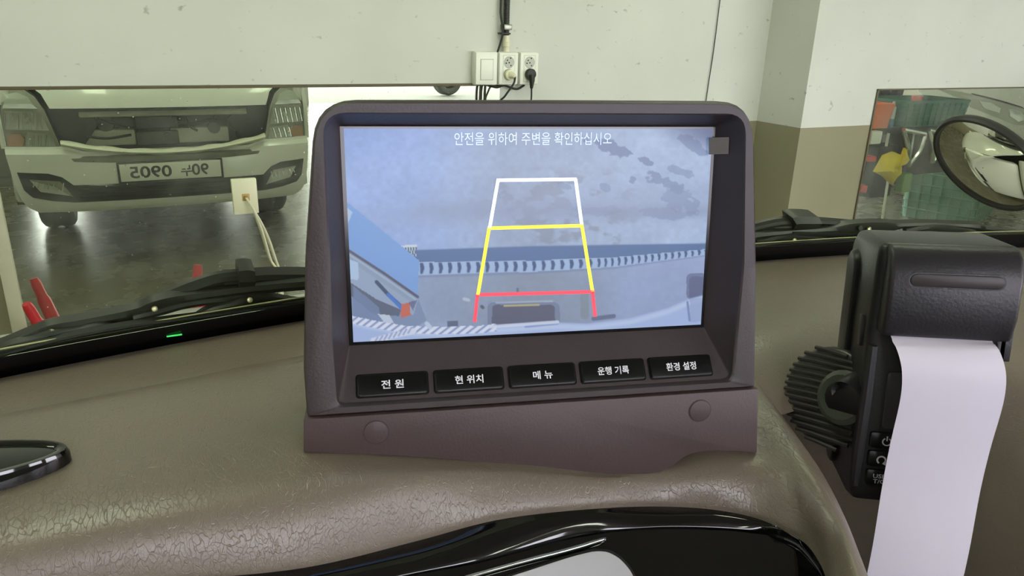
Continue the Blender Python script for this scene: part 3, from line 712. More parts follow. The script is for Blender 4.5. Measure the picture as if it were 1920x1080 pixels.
# rubber seal lines just above the black band
for z, r, rgb in ((ZT-.001, .0010, (52, 52, 40)), (ZT+.0012, .0008, (34, 34, 28)), (ZT+.0026, .0004, (188, 186, 140))):
    tube('seal_lip', [(x, Yg(x, z)+.004, z) for x in np.linspace(-.68, 1.08, 61)], r, mat('seal_%d' % rgb[0], rgb, .35), win, n=6)
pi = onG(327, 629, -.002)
refl_bar = tag(box('green_reflection_bar', (pi[0]-.0038, pi[1]-.0006, pi[2]-.0003), (pi[0]+.0038, pi[1]+.0006, pi[2]+.0003), mat('green_reflection_glow', (60, 200, 90), .4, emit=.8), bevel=.0002), 'tiny glowing green bar imitating a reflection in the black band under the left wiper', 'imitated reflection')  # self-lit bar imitating a green reflection on the band, no lamp here
# cowl outside, under the wipers
rows = [[np.array([x, G(x)+dy, z]) for x in np.linspace(-.62, 1.02, 41)] for dy, z in ((.004, -.20), (.03, -.215), (.07, -.225), (.11, -.25))]
tag(mk('cowl_panel', *loft(rows), mat('cowl_black', (40, 41, 36), .6, noise=(30, .1))), 'black cowl panel outside below the windscreen', 'cowl', kind='structure')

# ------------------------------------------------------------------ wipers
M_wip = mat('wiper_black', (46, 47, 42), .42, noise=(50, .12))
M_wip2 = mat('wiper_rubber', (22, 22, 20), .55)
M_riv = mat('rivet_steel', (186, 180, 150), .35, metal=.7)
def ribbon(name, pts, off, th, material, parent, per=6, **k):
    c = cr([np.array(p, float) for p in pts], per); rows = []
    for i, p in enumerate(c):
        t = c[min(i+1, len(c)-1)][:2]-c[max(i-1, 0)][:2]; t = t/np.linalg.norm(t); n = np.array([-t[1], t[0]])
        a = onG(*(p[:2]-n*p[2]/2), off); b = onG(*(p[:2]+n*p[2]/2), off); sh = np.array([0, th, th*.3])
        m1 = (a+b)/2-np.array([0, th*.25, 0])
        rows.append([a, m1, b, b+sh, a+sh])
    V, f = loft(rows, True); f.append((0, 1, 2, 3, 4)); n_ = len(V); f.append((n_-1, n_-2, n_-3, n_-4, n_-5))
    return mk(name, V, f, material, parent, smooth=40, **k)
def rivet(x, y, r, off, parent):
    c = onG(x, y, off); mk('rivet', *discg(c, (0, -1, .2), r, 0, .0015, 14), M_riv, parent, bevel=.0004)
q = onG(300, 600, .01)
wl = thing('wiper', 'black windscreen wiper on the left, lying low across the truck reflection', 'wiper', q)
ribbon('blade_rubber', [(-60, 690, 5), (0, 668, 6), (120, 636, 6), (250, 612, 6), (400, 592, 5), (520, 575, 5), (640, 560, 4)], .003, .004, M_wip2, wl)
sp = ribbon('blade_spine', [(-60, 672, 12), (0, 655, 13), (60, 633, 18), (97, 621, 22), (150, 609, 17), (220, 596, 18), (262, 588, 22), (290, 578, 25), (325, 568, 22), (370, 559, 17), (430, 550, 16), (500, 542, 16), (570, 536, 16), (640, 531, 16)], .012, .006, M_wip, wl)
ribbon('yoke', [(97, 628, 12), (140, 622, 9), (190, 612, 9), (222, 618, 7)], .008, .004, M_wip, wl)
ribbon('yoke', [(97, 627, 12), (60, 640, 10), (20, 650, 8), (-20, 664, 7)], .008, .004, M_wip, wl)
ribbon('yoke', [(250, 598, 9), (300, 586, 12), (350, 573, 11), (410, 565, 10), (468, 563, 20), (510, 562, 12), (560, 568, 8), (600, 566, 7)], .009, .004, M_wip, wl)
ribbon('yoke', [(468, 566, 14), (430, 574, 9), (395, 582, 8), (372, 596, 9)], .006, .004, M_wip, wl)
rivet(97, 622, .0016, .010, wl); rivet(290, 579, .0016, .009, wl); rivet(468, 562, .0016, .006, wl)
ar = ribbon('arm', [(470, 526, 16), (500, 524, 17), (540, 523, 16), (600, 523, 16), (700, 524, 16)], .018, .008, M_wip2, wl)
ribbon('arm_hook', [(448, 526, 34), (455, 526, 36), (468, 525, 36), (478, 525, 32)], .013, .012, M_wip, wl, per=2)
ribbon('arm_hook', [(420, 532, 20), (436, 531, 22), (448, 530, 20)], .017, .008, M_wip2, wl, per=2)
for dy, r in ((0, .0042), (6, .0036)):
    pts = [(452, 518+dy), (430, 519+dy), (400, 524+dy), (360, 537+dy), (320, 553+dy), (290, 565+dy), (255, 578+dy)]
    tube('hose', cr([onG(x, y, .020) for x, y in pts], 5), r, M_wip if dy == 0 else M_wip2, wl, n=10)
q = onG(1620, 435, .01)
wr = thing('wiper', 'black windscreen wiper on the right, behind the receipt printer', 'wiper', q)
ribbon('blade_rubber', [(1380, 470, 4), (1440, 464, 5), (1500, 460, 5), (1560, 456, 5), (1640, 450, 5), (1700, 446, 5)], .003, .004, M_wip2, wr)
ribbon('blade_spine', [(1330, 452, 9), (1400, 446, 10), (1440, 441, 10), (1500, 436, 9), (1560, 432, 10), (1590, 430, 18), (1620, 429, 22), (1660, 427, 20), (1690, 424, 10), (1740, 422, 8), (1800, 424, 8), (1840, 428, 14), (1848, 429, 14)], .012, .006, M_wip, wr)
ribbon('spine_tip', [(1846, 429, 9), (1880, 434, 7), (1930, 440, 5)], .012, .004, M_wip, wr)
ribbon('yoke', [(1420, 456, 8), (1460, 449, 9), (1488, 450, 19), (1500, 449, 14), (1540, 449, 7), (1570, 456, 8)], .008, .004, M_wip, wr)
ribbon('yoke', [(1488, 440, 8), (1540, 441, 11), (1590, 443, 14), (1650, 440, 10)], .010, .003, M_wip2, wr)
ribbon('yoke', [(1700, 434, 7), (1740, 429, 8), (1780, 431, 12), (1830, 436, 8)], .008, .004, M_wip, wr)
rivet(1628, 430, .0022, .010, wr); rivet(1488, 451, .002, .006, wr)
mk('rivet_hole', *discg(onG(1612, 428, .0095), (0, -1, .2), .0022, 0, .001, 10), M_hole, wr)
ribbon('arm', [(1530, 418, 10), (1560, 420, 10), (1590, 423, 11), (1610, 425, 11)], .017, .006, M_wip2, wr)
ribbon('arm_hook', [(1488, 419, 20), (1498, 418, 23), (1520, 418, 23), (1536, 418, 20)], .014, .012, M_wip, wr, per=2)
for dy in (0, 9):
    pts = [(1380, 436+dy), (1425, 423+dy*1.2), (1460, 416+dy), (1500, 414+dy*.4), (1520, 414+dy*.3)]
    tube('hose', cr([onG(x, y, .021) for x, y in pts], 5), .0042, M_wip, wr, n=10)

# ------------------------------------------------------------------ dashboard
M_dash = leather_mat('dash_leather_grain', (120, 109, 95), .36)
dash = thing('dashboard', 'brown-grey grained dashboard under the monitor', 'dashboard', (.2, .25, -.30))
# rear shelf and lower passenger side
RIDGE = lambda X: np.interp(X, [-.7, .25, .31, .374, .516, .8, 1.1], [.29, .29, .287, .291, .272, .20, .05])
ss1 = lambda a, b, x: (lambda t: t*t*(3-2*t))(min(1, max(0, (x-a)/(b-a))))
rows = []
for t in np.concatenate([np.linspace(0, 1, 22), 1+np.linspace(.04, 2.2, 34)]):
    r = []
    for x in np.linspace(-.66, 1.06, 87):
        y0 = G(x)-.003; y1 = RIDGE(x)
        if t <= 1: y = y0+(y1-y0)*t; z = -.168+(.005*ss1(.24, .30, x))*math.sin(t*math.pi*.5)
        else:
            y = y1-(t-1)*.13; d = (t-1)*.13; k_ = ss1(.20, .27, x); z = -.168+.005*ss1(.24, .30, x)-((.62-.22*ss1(.33, .45, x))*k_+2.2*(1-k_))*(math.sqrt(d*d+.012**2)-.012)
        if t > 1 and (t-1)*.13 > .05:          # beside the hood the shelf ends in an undercut above the footwell
            kk = 1-ss1(.36, .44, x); u_ = (t-1)*.13-.05; y += kk*min(u_, .035)*5.5; z -= kk*u_*1.6
        r.append((x, y, z))
    rows.append(r)
mk('shelf_top', *loft(rows), M_dash, dash, smooth=60)
# raised hood over the instrument panel, lofted from far edge to trim edge
hood = [  # columns: far edge, under-bracket line, crest, trim edge as (pixel x, pixel y, height)
 [(-700, 935, -.17), (-700, 1080, -.17), (-700, 1180, -.176), (-700, 1230, -.188)],
 [(-300, 838, -.167), (-300, 960, -.166), (-300, 1095, -.170), (-300, 1165, -.180)],
 [(0, 778, -.1655), (0, 900, -.164), (0, 1036, -.169), (-20, 1120, -.181)],
 [(300, 720, -.165), (300, 868, -.163), (300, 978, -.168), (280, 1080, -.184)],
 [(570, 666, -.165), (570, 846, -.1655), (585, 930, -.170), (570, 1052, -.190)],
 [(800, 640, -.166), (840, 860, -.1735), (800, 900, -.1745), (780, 1003, -.193)],
 [(950, 630, -.167), (1000, 872, -.179), (990, 892, -.1795), (930, 964, -.190)],
 [(1100, 630, -.168), (1150, 886, -.186), (1130, 900, -.1855), (1100, 944, -.192)],
 [(1230, 640, -.170), (1235, 872, -.186), (1230, 900, -.189), (1240, 939, -.197)],
 [(1330, 665, -.172), (1320, 848, -.182), (1330, 895, -.187), (1340, 945, -.198)],
 [(1400, 700, -.174), (1415, 845, -.182), (1420, 890, -.186), (1420, 961, -.200)],
 [(1440, 745, -.177), (1462, 855, -.181), (1475, 910, -.186), (1475, 984, -.200)],
 [(1490, 812, -.180), (1500, 880, -.181), (1508, 940, -.187), (1512, 1006, -.201)],
 [(1540, 884, -.183), (1540, 930, -.183), (1540, 980, -.189), (1538, 1040, -.202)],
 [(1580, 962, -.187), (1572, 990, -.187), (1563, 1030, -.193), (1554, 1080, -.203)],
 [(1610, 1040, -.191), (1598, 1060, -.190), (1580, 1095, -.196), (1562, 1140, -.205)],
 [(1640, 1130, -.195), (1622, 1150, -.194), (1598, 1180, -.2), (1560, 1220, -.208)],
 [(1670, 1250, -.2), (1640, 1280, -.2), (1600, 1310, -.206), (1540, 1350, -.214)]]
cols = []
NT = 1
for c in hood:
    pts = [onZ(*p) for p in c]
    far = pts[0]; d = far-pts[1]; d[2] = 0; d = d/np.linalg.norm(d)
    sk = far+d*.012+np.array([0, 0, -.035]); sk0 = far+d*.007+np.array([0, 0, -.007])
    tr = pts[3]; e = pts[3]-pts[2]; e[2] = 0; e = e/np.linalg.norm(e)
    cols.append([sk, sk0]+pts+[tr+np.array([0, 0, -.0035])])
def spl_rows(cols, per_c, per_r):
    fine = [crn(c, per_r) for c in cols]; nr = len(fine[0])
    return [crn([f[i] for f in fine], per_c) for i in range(nr)]
rows = spl_rows(cols, 8, 8)
for r in rows:
    for i, p in enumerate(r):   # soft crease running into the bracket
        k = 1/(1+math.exp(-(p[0]-.01)/.015)); r[i] = p+np.array([0, 0, -.0022*k*math.exp(-((p[1]-.300)/.008)**2)])
mk('cluster_hood', *loft(rows), M_dash, dash, smooth=70)
# gloss black bezel inside the hood
M_pb = mat('piano_black', (8, 8, 8), .06, spec=.6, coat=.3)
Tl = [c[3] for c in hood]
B1 = [(-700, 1330), (-300, 1290), (-20, 1250), (280, 1195), (560, 1130), (740, 1082), (900, 1050), (1100, 1000), (1230, 987), (1335, 988), (1410, 994), (1460, 1003), (1495, 1018), (1522, 1046), (1545, 1082), (1553, 1140), (1550, 1215), (1530, 1345)]
_bx = [x for x, y in B1[:13]]; _by = [y for x, y in B1[:13]]
def zface(x, y):      # the face behind the hood: starts at the lip and slopes down towards the driver
    zb = np.interp(x, [-700, -300, 0, 300, 560, 740, 900, 1100, 1230, 1410, 1553], [-.199, -.196, -.195, -.195, -.198, -.200, -.201, -.202, -.203, -.206, -.209])
    return zb-.00011*max(0, y-np.interp(x, _bx, _by))
def onQ(x, y, d=0.):
    e = 4.; p0_, px_, py_ = onZ(x, y, zface(x, y)), onZ(x+e, y, zface(x+e, y)), onZ(x, y+e, zface(x, y+e))
    n_ = nrm(np.cross(px_-p0_, py_-p0_)); n_ = n_ if n_[2] > 0 else -n_
    return p0_+n_*d
cols = []
for (tx, ty, tz), (bx, by_) in zip(Tl, B1):
    a = onZ(tx, ty, tz)+np.array([0, 0, -.003]); b = onQ(bx, by_)
    mid = (a*.5+b*.5)+np.array([0, -.0006, .0012])
    cols.append([a, mid, b, onQ(bx, by_+3, -.0010)])
rows = spl_rows(cols, 8, 5)
mk('bezel_lip', *loft(rows), M_pb, dash, smooth=60)
edge = crn([np.array([x, y, 0.]) for x, y in B1], 8)
rows = [[onQ(p_[0]+(900-p_[0])*.25*t, p_[1]+2+(1500-p_[1])*t, -.0012) for p_ in edge] for t in (0, .05, .1, .2, .35, .5, .75, 1)]
mk('bezel_face', *loft(rows), M_pb, dash, smooth=60)
def qribbon(name, pts, d0, d1, material, per=6):
    c = cr([np.array(p, float) for p in pts], per); rows = []
    for i, p in enumerate(c):
        t = c[min(i+1, len(c)-1)][:2]-c[max(i-1, 0)][:2]; t = t/np.linalg.norm(t); n = np.array([-t[1], t[0]])*p[2]/2
        rows.append([onQ(*(p[:2]+n*k), d0+(d1-d0)*h) for k, h in ((-1, 0), (-.8, .7), (-.3, 1), (.3, 1), (.8, .7), (1, 0))])
    V, f = loft(rows, True); f.append(tuple(range(6))); f.append(tuple(len(V)-1-i for i in range(6)))
    return mk(name, V, f, material, dash, smooth=60)
qribbon('chrome_strip', [(600, 1165, 12), (740, 1122, 12), (880, 1082, 12), (980, 1054, 12), (1060, 1033, 12), (1120, 1016, 11), (1134, 1012, 7)], -.001, .0018, M_chrome)
def qplate(name, pts, d0, d1, material, label=None):
    n = len(pts); V = [onQ(x, y, d0) for x, y in pts]+[onQ(x, y, d1) for x, y in pts]
    f = [tuple(range(n, 2*n))]+[(i, (i+1) % n, n+(i+1) % n, n+i) for i in range(n)]
    return mk(name, V, f, material, dash, bevel=.0006, label=label)
tp = cr([(560, 1240), (800, 1135), (975, 1077), (1080, 1044), (1125, 1037), (1152, 1046), (1172, 1064), (1186, 1086), (1204, 1130), (1215, 1200)], 4)
tp = [(p[0], p[1]) for p in tp]+[(1180, 1300), (600, 1330)]
cx_, cy_ = 950, 1180
qplate('display_rim', [(cx_+(x-cx_)*1.02, cy_+(y-cy_)*1.045) for x, y in tp], -.001, .0015, M_dark)
qplate('display_cover', tp, 0, .0026, mat('pale_display', (214, 212, 220), .35), label='pale grey display cover at the bottom edge')
# oval vent cover on the left
t = thing('vent_cover', 'glossy black oval cover on the left of the dashboard', 'vent cover', onZ(-150, 880, -.165))
pc = np.array([-.134, .308, -.1605]); ang = math.radians(-7)
ev = np.array([math.cos(ang), math.sin(ang), 0]); eu = np.array([-math.sin(ang), math.cos(ang), 0])
OV = lambda f1, f2, h: [pc+ev*(.100*f1)*math.cos(a)+eu*(.021*f2)*math.sin(a)+np.array([0, 0, h]) for a in np.linspace(0, 2*math.pi, 65)[:-1]]
V, f = loft([OV(1, 1, -.006), OV(1, 1, .001), OV(.99, .95, .0032), OV(.965, .84, .0034), OV(.95, .76, .002)], True); mk('rim', V, f, M_pb, t, smooth=60)
V, f = loft([OV(.955, .79, .0021), OV(.8, .6, .0026), OV(.4, .3, .003), OV(.01, .01, .003)], True); mk('lid', V, f, mat('gloss_dark_plate', (30, 33, 28), .12), t, smooth=60)
# ------------------------------------------------------------------ monitor
MO = np.array([.149225, .267886, -.083764]); MX = np.array([.961158, -.275974, .003654]); MYv = np.array([.030554, .119553, .992358]); MN = np.array([-.274302, -.953701, .123341])
ml = lambda x, y, n: MO+MX*x/1000+MYv*y/1000+MN*n/1000      # millimetres in the screen's own frame
def pm(x, y, n):                                             # photo pixel -> mm on a plane of the monitor
    r = ray(x, y); t = ((MO+MN*n/1000)@MN)/(r@MN); d = r*t-MO; return np.array([d@MX*1000, d@MYv*1000])
mon = thing('monitor', 'brown plastic dashboard monitor showing a rear-view camera picture', 'monitor', ml(0, -105, -5))
M_mon = mat('mauve_brown_plastic', (64, 55, 55), .45, noise=(60, .04), bump=(900, .12))
M_mon2 = mat('brown_bracket_plastic', (76, 61, 60), .5, noise=(60, .04), bump=(900, .12))
def round_poly(corners, k=6):
    """corners: (x, y, radius) -> rounded outline"""
    out = []; n = len(corners)
    for i in range(n):
        p = np.array(corners[i][:2], float); r = corners[i][2]; a = nrm(np.array(corners[i-1][:2])-p); b = nrm(np.array(corners[(i+1) % n][:2])-p)
        for j in range(k+1):
            t = j/k; out.append((1-t)**2*(p+a*r)+2*t*(1-t)*p+t*t*(p+b*r))
    return out
outer = round_poly([(-96.8, -69.3, .8), (-97.0, -50, 3), (-93.8, -4, 3), (-87.0, 54.0, 15), (0, 54.6, 3), (88.3, 54.8, 15), (95.4, -14, 3), (99.0, -69.6, .8)])
inner = round_poly([(-84.6, -66.3, 4), (-85.2, -40, 3), (-84.4, -4, 3), (-84.2, 49.0, 8), (0, 49.2, 3), (84.6, 49.3, 8), (88.4, -14, 3), (87.0, -66.5, 4)])
back = round_poly([(-79.2, -45.2, .5), (-79.2, -40, 1), (-79.0, -4, 1), (-79.0, 44.6, 1), (0, 44.6, 1), (79.0, 44.6, 1), (79.0, -14, 1), (79.2, -45.2, .5)])
sc_ = lambda pl, f, dx=0, dy=0: [np.array([p[0]*f+dx, (p[1]+69)*f-69+dy]) for p in pl]
ring = lambda pl, n: [ml(p[0], p[1], n) for p in pl]
rows = [ring(sc_(outer, .90), -30), ring(sc_(outer, .985), -24), ring(sc_(outer, 1.0), -10), ring(sc_(outer, 1.002), 8), ring(sc_(outer, 1.0), 12.5), ring(sc_(outer, .993), 14.6),
        ring([o*.9+i*.1 for o, i in zip(sc_(outer, .993), inner)], 15), ring([o*.1+i*.9 for o, i in zip(outer, inner)], 15), ring(inner, 14.3), ring([i*.97+b*.03 for i, b in zip(inner, back)], 12.5), ring(back, 0)]
V, f = loft(rows, True); n = len(outer); f.append(tuple(range(n))[::-1])
mk('frame', V, f, M_mon, mon, smooth=32)
scr = mk('screen', *prismg([(-79, -45), (79, -45), (79, 44.4), (-79, 44.4)], ml(0, 0, 0), MX/1000, MYv/1000, MN/1000, -1, .3), mat('screen_black', (8, 9, 14), .15), mon)
# ---- picture on the screen: colours per vertex on a fine grid, lit by itself
def vnoise(x, y, s, seed):
    r = np.random.RandomState(seed).rand(64, 64); xs_, ys_ = x/s, y/s; xi, yi = np.floor(xs_).astype(int), np.floor(ys_).astype(int); fx, fy_ = xs_-xi, ys_-yi
    fx = fx*fx*(3-2*fx); fy_ = fy_*fy_*(3-2*fy_); g = lambda a, b: r[a % 64, b % 64]
    return g(xi, yi)*(1-fx)*(1-fy_)+g(xi+1, yi)*fx*(1-fy_)+g(xi, yi+1)*(1-fx)*fy_+g(xi+1, yi+1)*fx*fy_
def fbm(x, y, s, seed): return sum(vnoise(x, y, s/2**k, seed+k)*.5**k for k in range(4))/1.875
NX, NY = 440, 250
uu, vv_ = np.meshgrid(np.linspace(-77.5, 77.5, NX), np.linspace(43.6, -43.6, NY))
Pw = MO[None, None]+MX*uu[..., None]/1000+MYv*vv_[..., None]/1000
zc_ = Pw@fw; gx = 960+F*(Pw@rt)/zc_; gy = 540-F*(Pw@up)/zc_
img = np.zeros((NY, NX, 3))
def lerp(a, b, t): return a+(np.array(b, float)-a)*np.clip(t, 0, 1)[..., None]
ss = lambda e0, e1, x: (lambda t: t*t*(3-2*t))(np.clip((x-e0)/(e1-e0), 0, 1))
img[:] = (152, 178, 228)
img = lerp(img, (156, 174, 204), ss(740, 980, gx)); img = lerp(img, (160, 180, 212), ss(1050, 1330, gx))
img = lerp(img, (136, 164, 220), .8*ss(330, 250, gy)*ss(900, 650, gx))
n1 = fbm(gx, gy, 90, 3); n2 = fbm(gx, gy*1.6, 36, 11); n3 = fbm(gx, gy, 9, 23)
img *= (1+.16*(n1-.5)+.09*(n3-.5))[..., None]
nb = fbm(gx+.4*gy, gy-.2*gx, 26, 31); nf = fbm(gx, gy*1.5, 10, 41)
def blot(cx, cy, rx, ry, an, col, al):
    global img
    c_, s_ = math.cos(math.radians(an)), math.sin(math.radians(an)); dx, dy = gx-cx, gy-cy
    d_ = np.hypot((dx*c_+dy*s_)/rx, (-dx*s_+dy*c_)/ry)+1.5*(nb-.5)+.9*(nf-.5); img = lerp(img, col, al*ss(1.08, .92, d_))
for b_ in ((1150, 278, 40, 12, 18, .85), (1205, 300, 16, 8, 20, .8), (1185, 338, 8, 10, 0, .7), (1268, 320, 26, 8, 22, .5), (1248, 342, 34, 12, 20, .7), (1272, 372, 34, 20, 35, .55), (1135, 350, 10, 6, 30, .5), (1060, 350, 14, 5, 20, .4), (1245, 400, 60, 10, 4, .45), (1130, 395, 50, 8, 2, .35), (1300, 275, 30, 10, 35, .6)):
    blot(*b_[:5], (112, 130, 168), b_[5])
img = lerp(img, (124, 132, 150), .5*ss(.56, .68, n2)*ss(850, 960, gx)*ss(1250, 1120, gx)*ss(300, 345, gy))
img = lerp(img, (132, 146, 176), .55*np.exp(-((gy-395)/16)**2)*ss(740, 820, gx))
img = lerp(img, (150, 166, 200), .35*np.exp(-((gy-(395-.09*(gx-900)))/26)**2))
img = lerp(img, (86, 100, 140), .85*ss(1200, 1330, gx-1.2*(gy-241))*ss(300, 250, gy))
# dark strip, toothed strip, bumper
yt = np.interp(gx, [640, 790, 1000, 1320], [474, 468, 461, 456]); yb = np.interp(gx, [640, 790, 1000, 1150, 1320], [496, 491, 488, 482, 467]); yc = np.interp(gx, [640, 790, 1000, 1150, 1320], [520, 515, 509, 500, 478])
img = lerp(img, (84, 112, 158), ss(-2, 2, gy-yt)*.95)
fr = (gy-yb)/(yc-yb)
ph = np.where(gx < 1120, gx/17.5, 64+np.cumsum(np.zeros_like(gx), 1)+(gx-1120)/12.5)
tooth = .5+.5*np.sin(2*math.pi*(ph+.25*np.abs(fr-.5)))
cst = lerp(np.ones_like(img)*np.array((160, 184, 220.)), (66, 90, 132), ss(.45, .8, tooth+.25*(n3-.5)-.35*np.abs(fr-.35))*ss(0, .12, fr)*ss(1, .85, fr))
img = np.where(((fr >= 0) & (fr <= 1))[..., None], cst, img)
bmp = np.ones_like(img)*np.array((150, 168, 202.)); bmp = lerp(bmp, (136, 150, 172), np.exp(-((gx-1000)/170)**2)); bmp = lerp(bmp, (150, 166, 204), ss(1100, 1200, gx))
bmp *= (1+.10*(n1-.5)+.06*(n3-.5))[..., None]
bmp = lerp(bmp, (112, 132, 172), .6*np.exp(-((fr-1.12)/.10)**2)); img = np.where((fr > 1)[..., None], bmp, img)
def inpoly(pts):
    c = np.zeros(gx.shape, bool); n_ = len(pts)
    for (x0, y0), (x1, y1) in zip(pts, pts[1:]+pts[:1]):
        cond = ((y0 > gy) != (y1 > gy)); xi = (x1-x0)*(gy-y0)/((y1-y0) if y1 != y0 else 1e-9)+x0; c ^= cond & (gx < xi)
    return c
def paint(pts, col, a=1.):
    global img
    k = inpoly(pts)[..., None]; img = np.where(k, img*(1-a)+np.array(col, float)*a*(1+.05*(n1-.5))[..., None], img)
def stroke(pts, wd, col, a=1.):
    global img
    for (x0, y0), (x1, y1) in zip(pts, pts[1:]):
        L = (x1-x0)**2+(y1-y0)**2; t = np.clip(((gx-x0)*(x1-x0)+(gy-y0)*(y1-y0))/L, 0, 1); d = np.hypot(gx-x0-t*(x1-x0), gy-y0-t*(y1-y0)); img = lerp(img, col, a*ss(wd/2+1, wd/2-1, d))
paint([(750, 460), (782, 458), (779, 487)], (196, 212, 226))
for k in range(6): paint([(754+5*k, 463), (757+5*k, 463), (758+4*k, 482), (755+4*k, 482)], (70, 90, 116), .8)
paint([(640, 555), (700, 520), (784, 560), (800, 600), (760, 625), (640, 605)], (128, 146, 178))
paint([(640, 450), (784, 560), (780, 575), (640, 500)], (142, 160, 186))
paint([(640, 478), (780, 572), (775, 590), (735, 580), (640, 545)], (150, 168, 196)); paint([(640, 480), (672, 492), (672, 525), (640, 520)], (172, 196, 226))
paint([(640, 518), (705, 560), (752, 580), (748, 592), (700, 588), (640, 540)], (96, 106, 128)); paint([(662, 535), (710, 575), (715, 600), (662, 600)], (118, 138, 176), .8)
paint([(640, 378), (655, 382), (700, 418), (786, 488), (783, 558), (655, 472), (640, 466)], (124, 164, 222))
stroke([(655, 470), (720, 512), (783, 556)], 5, (92, 92, 112)); stroke([(655, 477), (720, 520), (782, 563)], 3, (158, 180, 206)); paint([(650, 388), (661, 398), (652, 420)], (176, 196, 226))
stroke([(706, 528), (728, 552), (752, 574)], 7, (70, 86, 116)); stroke([(728, 552), (752, 576)], 7, (78, 122, 200))
paint([(752, 570), (768, 566), (770, 590), (752, 596)], (196, 110, 92)); paint([(766, 566), (782, 562), (774, 582)], (90, 96, 140), .7); paint([(708, 588), (730, 590), (738, 604), (722, 606)], (190, 202, 222))
# recess in the bumper
paint(rrect(913, 566, 1049, 625, 12), (120, 134, 160)); paint(rrect(922, 571, 1040, 625, 8), (96, 100, 122)); stroke([(945, 573), (1010, 571)], 3, (190, 180, 130)); stroke([(930, 567), (1035, 564)], 3, (170, 184, 206), .8)
stroke([(903, 574), (905, 576)], 6, (90, 100, 120)); stroke([(970, 541), (970, 547)], 4, (100, 110, 130)); stroke([(870, 560), (878, 562)], 6, (180, 192, 212))
stroke([(1095, 552), (1096, 590)], 16, (128, 140, 150), .6); stroke([(1112, 597), (1150, 592)], 8, (104, 116, 146))
paint(rrect(1286, 512, 1340, 562, 10), (112, 124, 160)); paint(rrect(1291, 518, 1340, 562, 8), (98, 108, 142))
# bottom edge: rope and pale tailgate tubes
ye = np.interp(gx, [640, 663, 700, 760, 830, 920, 1048, 1100, 1180, 1250, 1290, 1320], [596, 598, 606, 616, 619, 612, 604, 606, 596, 577, 560, 552])
img = lerp(img, (164, 184, 226), ss(-2, 2, gy-ye)); img = lerp(img, (190, 206, 236), ss(0, 7, gy-ye)*ss(16, 8, gy-ye)*.7)
ry_ = np.interp(gx, [640, 663, 700, 760, 830, 900, 930], [597, 599, 607, 617, 619, 617, 613]); rp_ = np.abs(gy-ry_) < 7
img = np.where((rp_ & (gx < 930))[..., None], lerp(np.ones_like(img)*np.array((214, 222, 240.)), (134, 152, 198), ss(.5, .9, .5+.5*np.sin((gx+gy*1.3)/2.6))), img)
stroke([(700, 638), (740, 628), (775, 620)], 11, (206, 214, 236)); 
for k in range(8): stroke([(702+9*k, 642-2.6*k), (708+9*k, 632-2.6*k)], 2.5, (140, 156, 200))
stroke([(800, 606), (806, 613)], 8, (186, 200, 226)); stroke([(822, 607), (838, 608)], 7, (150, 166, 196)); paint([(838, 601), (858, 600), (858, 611), (838, 612)], (96, 110, 138))
stroke([(1288, 566), (1292, 600)], 4, (122, 140, 184)); paint([(1292, 560), (1330, 556), (1330, 600), (1294, 604)], (150, 168, 208), .7); stroke([(985, 612), (1045, 606)], 4, (120, 140, 190), .7)
stroke([(918, 612), (1045, 603)], 6, (206, 218, 240), .9)
lv = np.where(img/255 <= .04045, img/255/12.92, ((np.clip(img, 0, 255)/255+.055)/1.055)**2.4)
V = (Pw+MN*.0006).reshape(-1, 3)
base = BASE[mon.name]; me = bpy.data.meshes.new('camera_picture')
ix = np.arange(NX*NY).reshape(NY, NX); quads = np.stack([ix[:-1, :-1], ix[1:, :-1], ix[1:, 1:], ix[:-1, 1:]], -1).reshape(-1, 4)
me.from_pydata((V-base).tolist(), [], quads.tolist())
ca = me.color_attributes.new('picture', 'FLOAT_COLOR', 'POINT'); ca.data.foreach_set('color', np.concatenate([lv.reshape(-1, 3), np.ones((NX*NY, 1))], 1).ravel())
Mp = bpy.data.materials.new('screen_picture'); Mp.use_nodes = True; b = Mp.node_tree.nodes['Principled BSDF']
at = Mp.node_tree.nodes.new('ShaderNodeVertexColor'); at.layer_name = 'picture'
b.inputs['Base Color'].default_value = (.01, .01, .012, 1); b.inputs['Roughness'].default_value = .3; b.inputs['Specular IOR Level'].default_value = .3
Mp.node_tree.links.new(at.outputs['Color'], b.inputs['Emission Color']); b.inputs['Emission Strength'].default_value = .64
me.materials.append(Mp); po = bpy.data.objects.new('camera_picture', me); COL.objects.link(po); po.parent = scr
# parking guide lines and caption
def flat(name, pts, n, col, parent, e=.71):
    q = [pm(x, y, n) for x, y in pts]
    return mk(name, [ml(p[0], p[1], n) for p in q], [tuple(range(len(q)))], mat('glow_%d_%d_%d' % col, col, .5, emit=e), parent, smooth=0)
def gline(a, b, wd, col):
    a, b = np.array(a, float), np.array(b, float); t = (b-a)/np.linalg.norm(b-a); n = np.array([-t[1], t[0]])*wd/2
    flat('guide_line', [a-n, b-n, b+n, a+n], 1.2, col, scr)
Wc, Yc, Rc = (214, 226, 248), (236, 222, 60), (226, 62, 78)
for a, b, c in (((931, 338), (1081, 336), Wc), ((934, 337), (918, 428), Wc), ((1079, 335), (1091, 423), Wc),
                ((914, 428), (1094, 423), Yc), ((917, 428), (896, 553), Yc), ((1091, 423), (1111, 547), Yc),
                ((892, 553), (1115, 547), Rc), ((895, 554), (890, 604), Rc), ((1111, 548), (1116, 594), Rc)):
    gline(a, b, 6.5, c)
q1 = pm(852, 261, 1.2); q2 = pm(1147, 259, 1.2); cc = (q1+q2)/2
text('caption', '안전을 위하여 주변을 확인하십시오', ml(cc[0], cc[1], 1.2), MX, MYv, (q2[0]-q1[0])/1000, .0052, mat('caption_glow', (188, 204, 240), .5, emit=.62), scr)
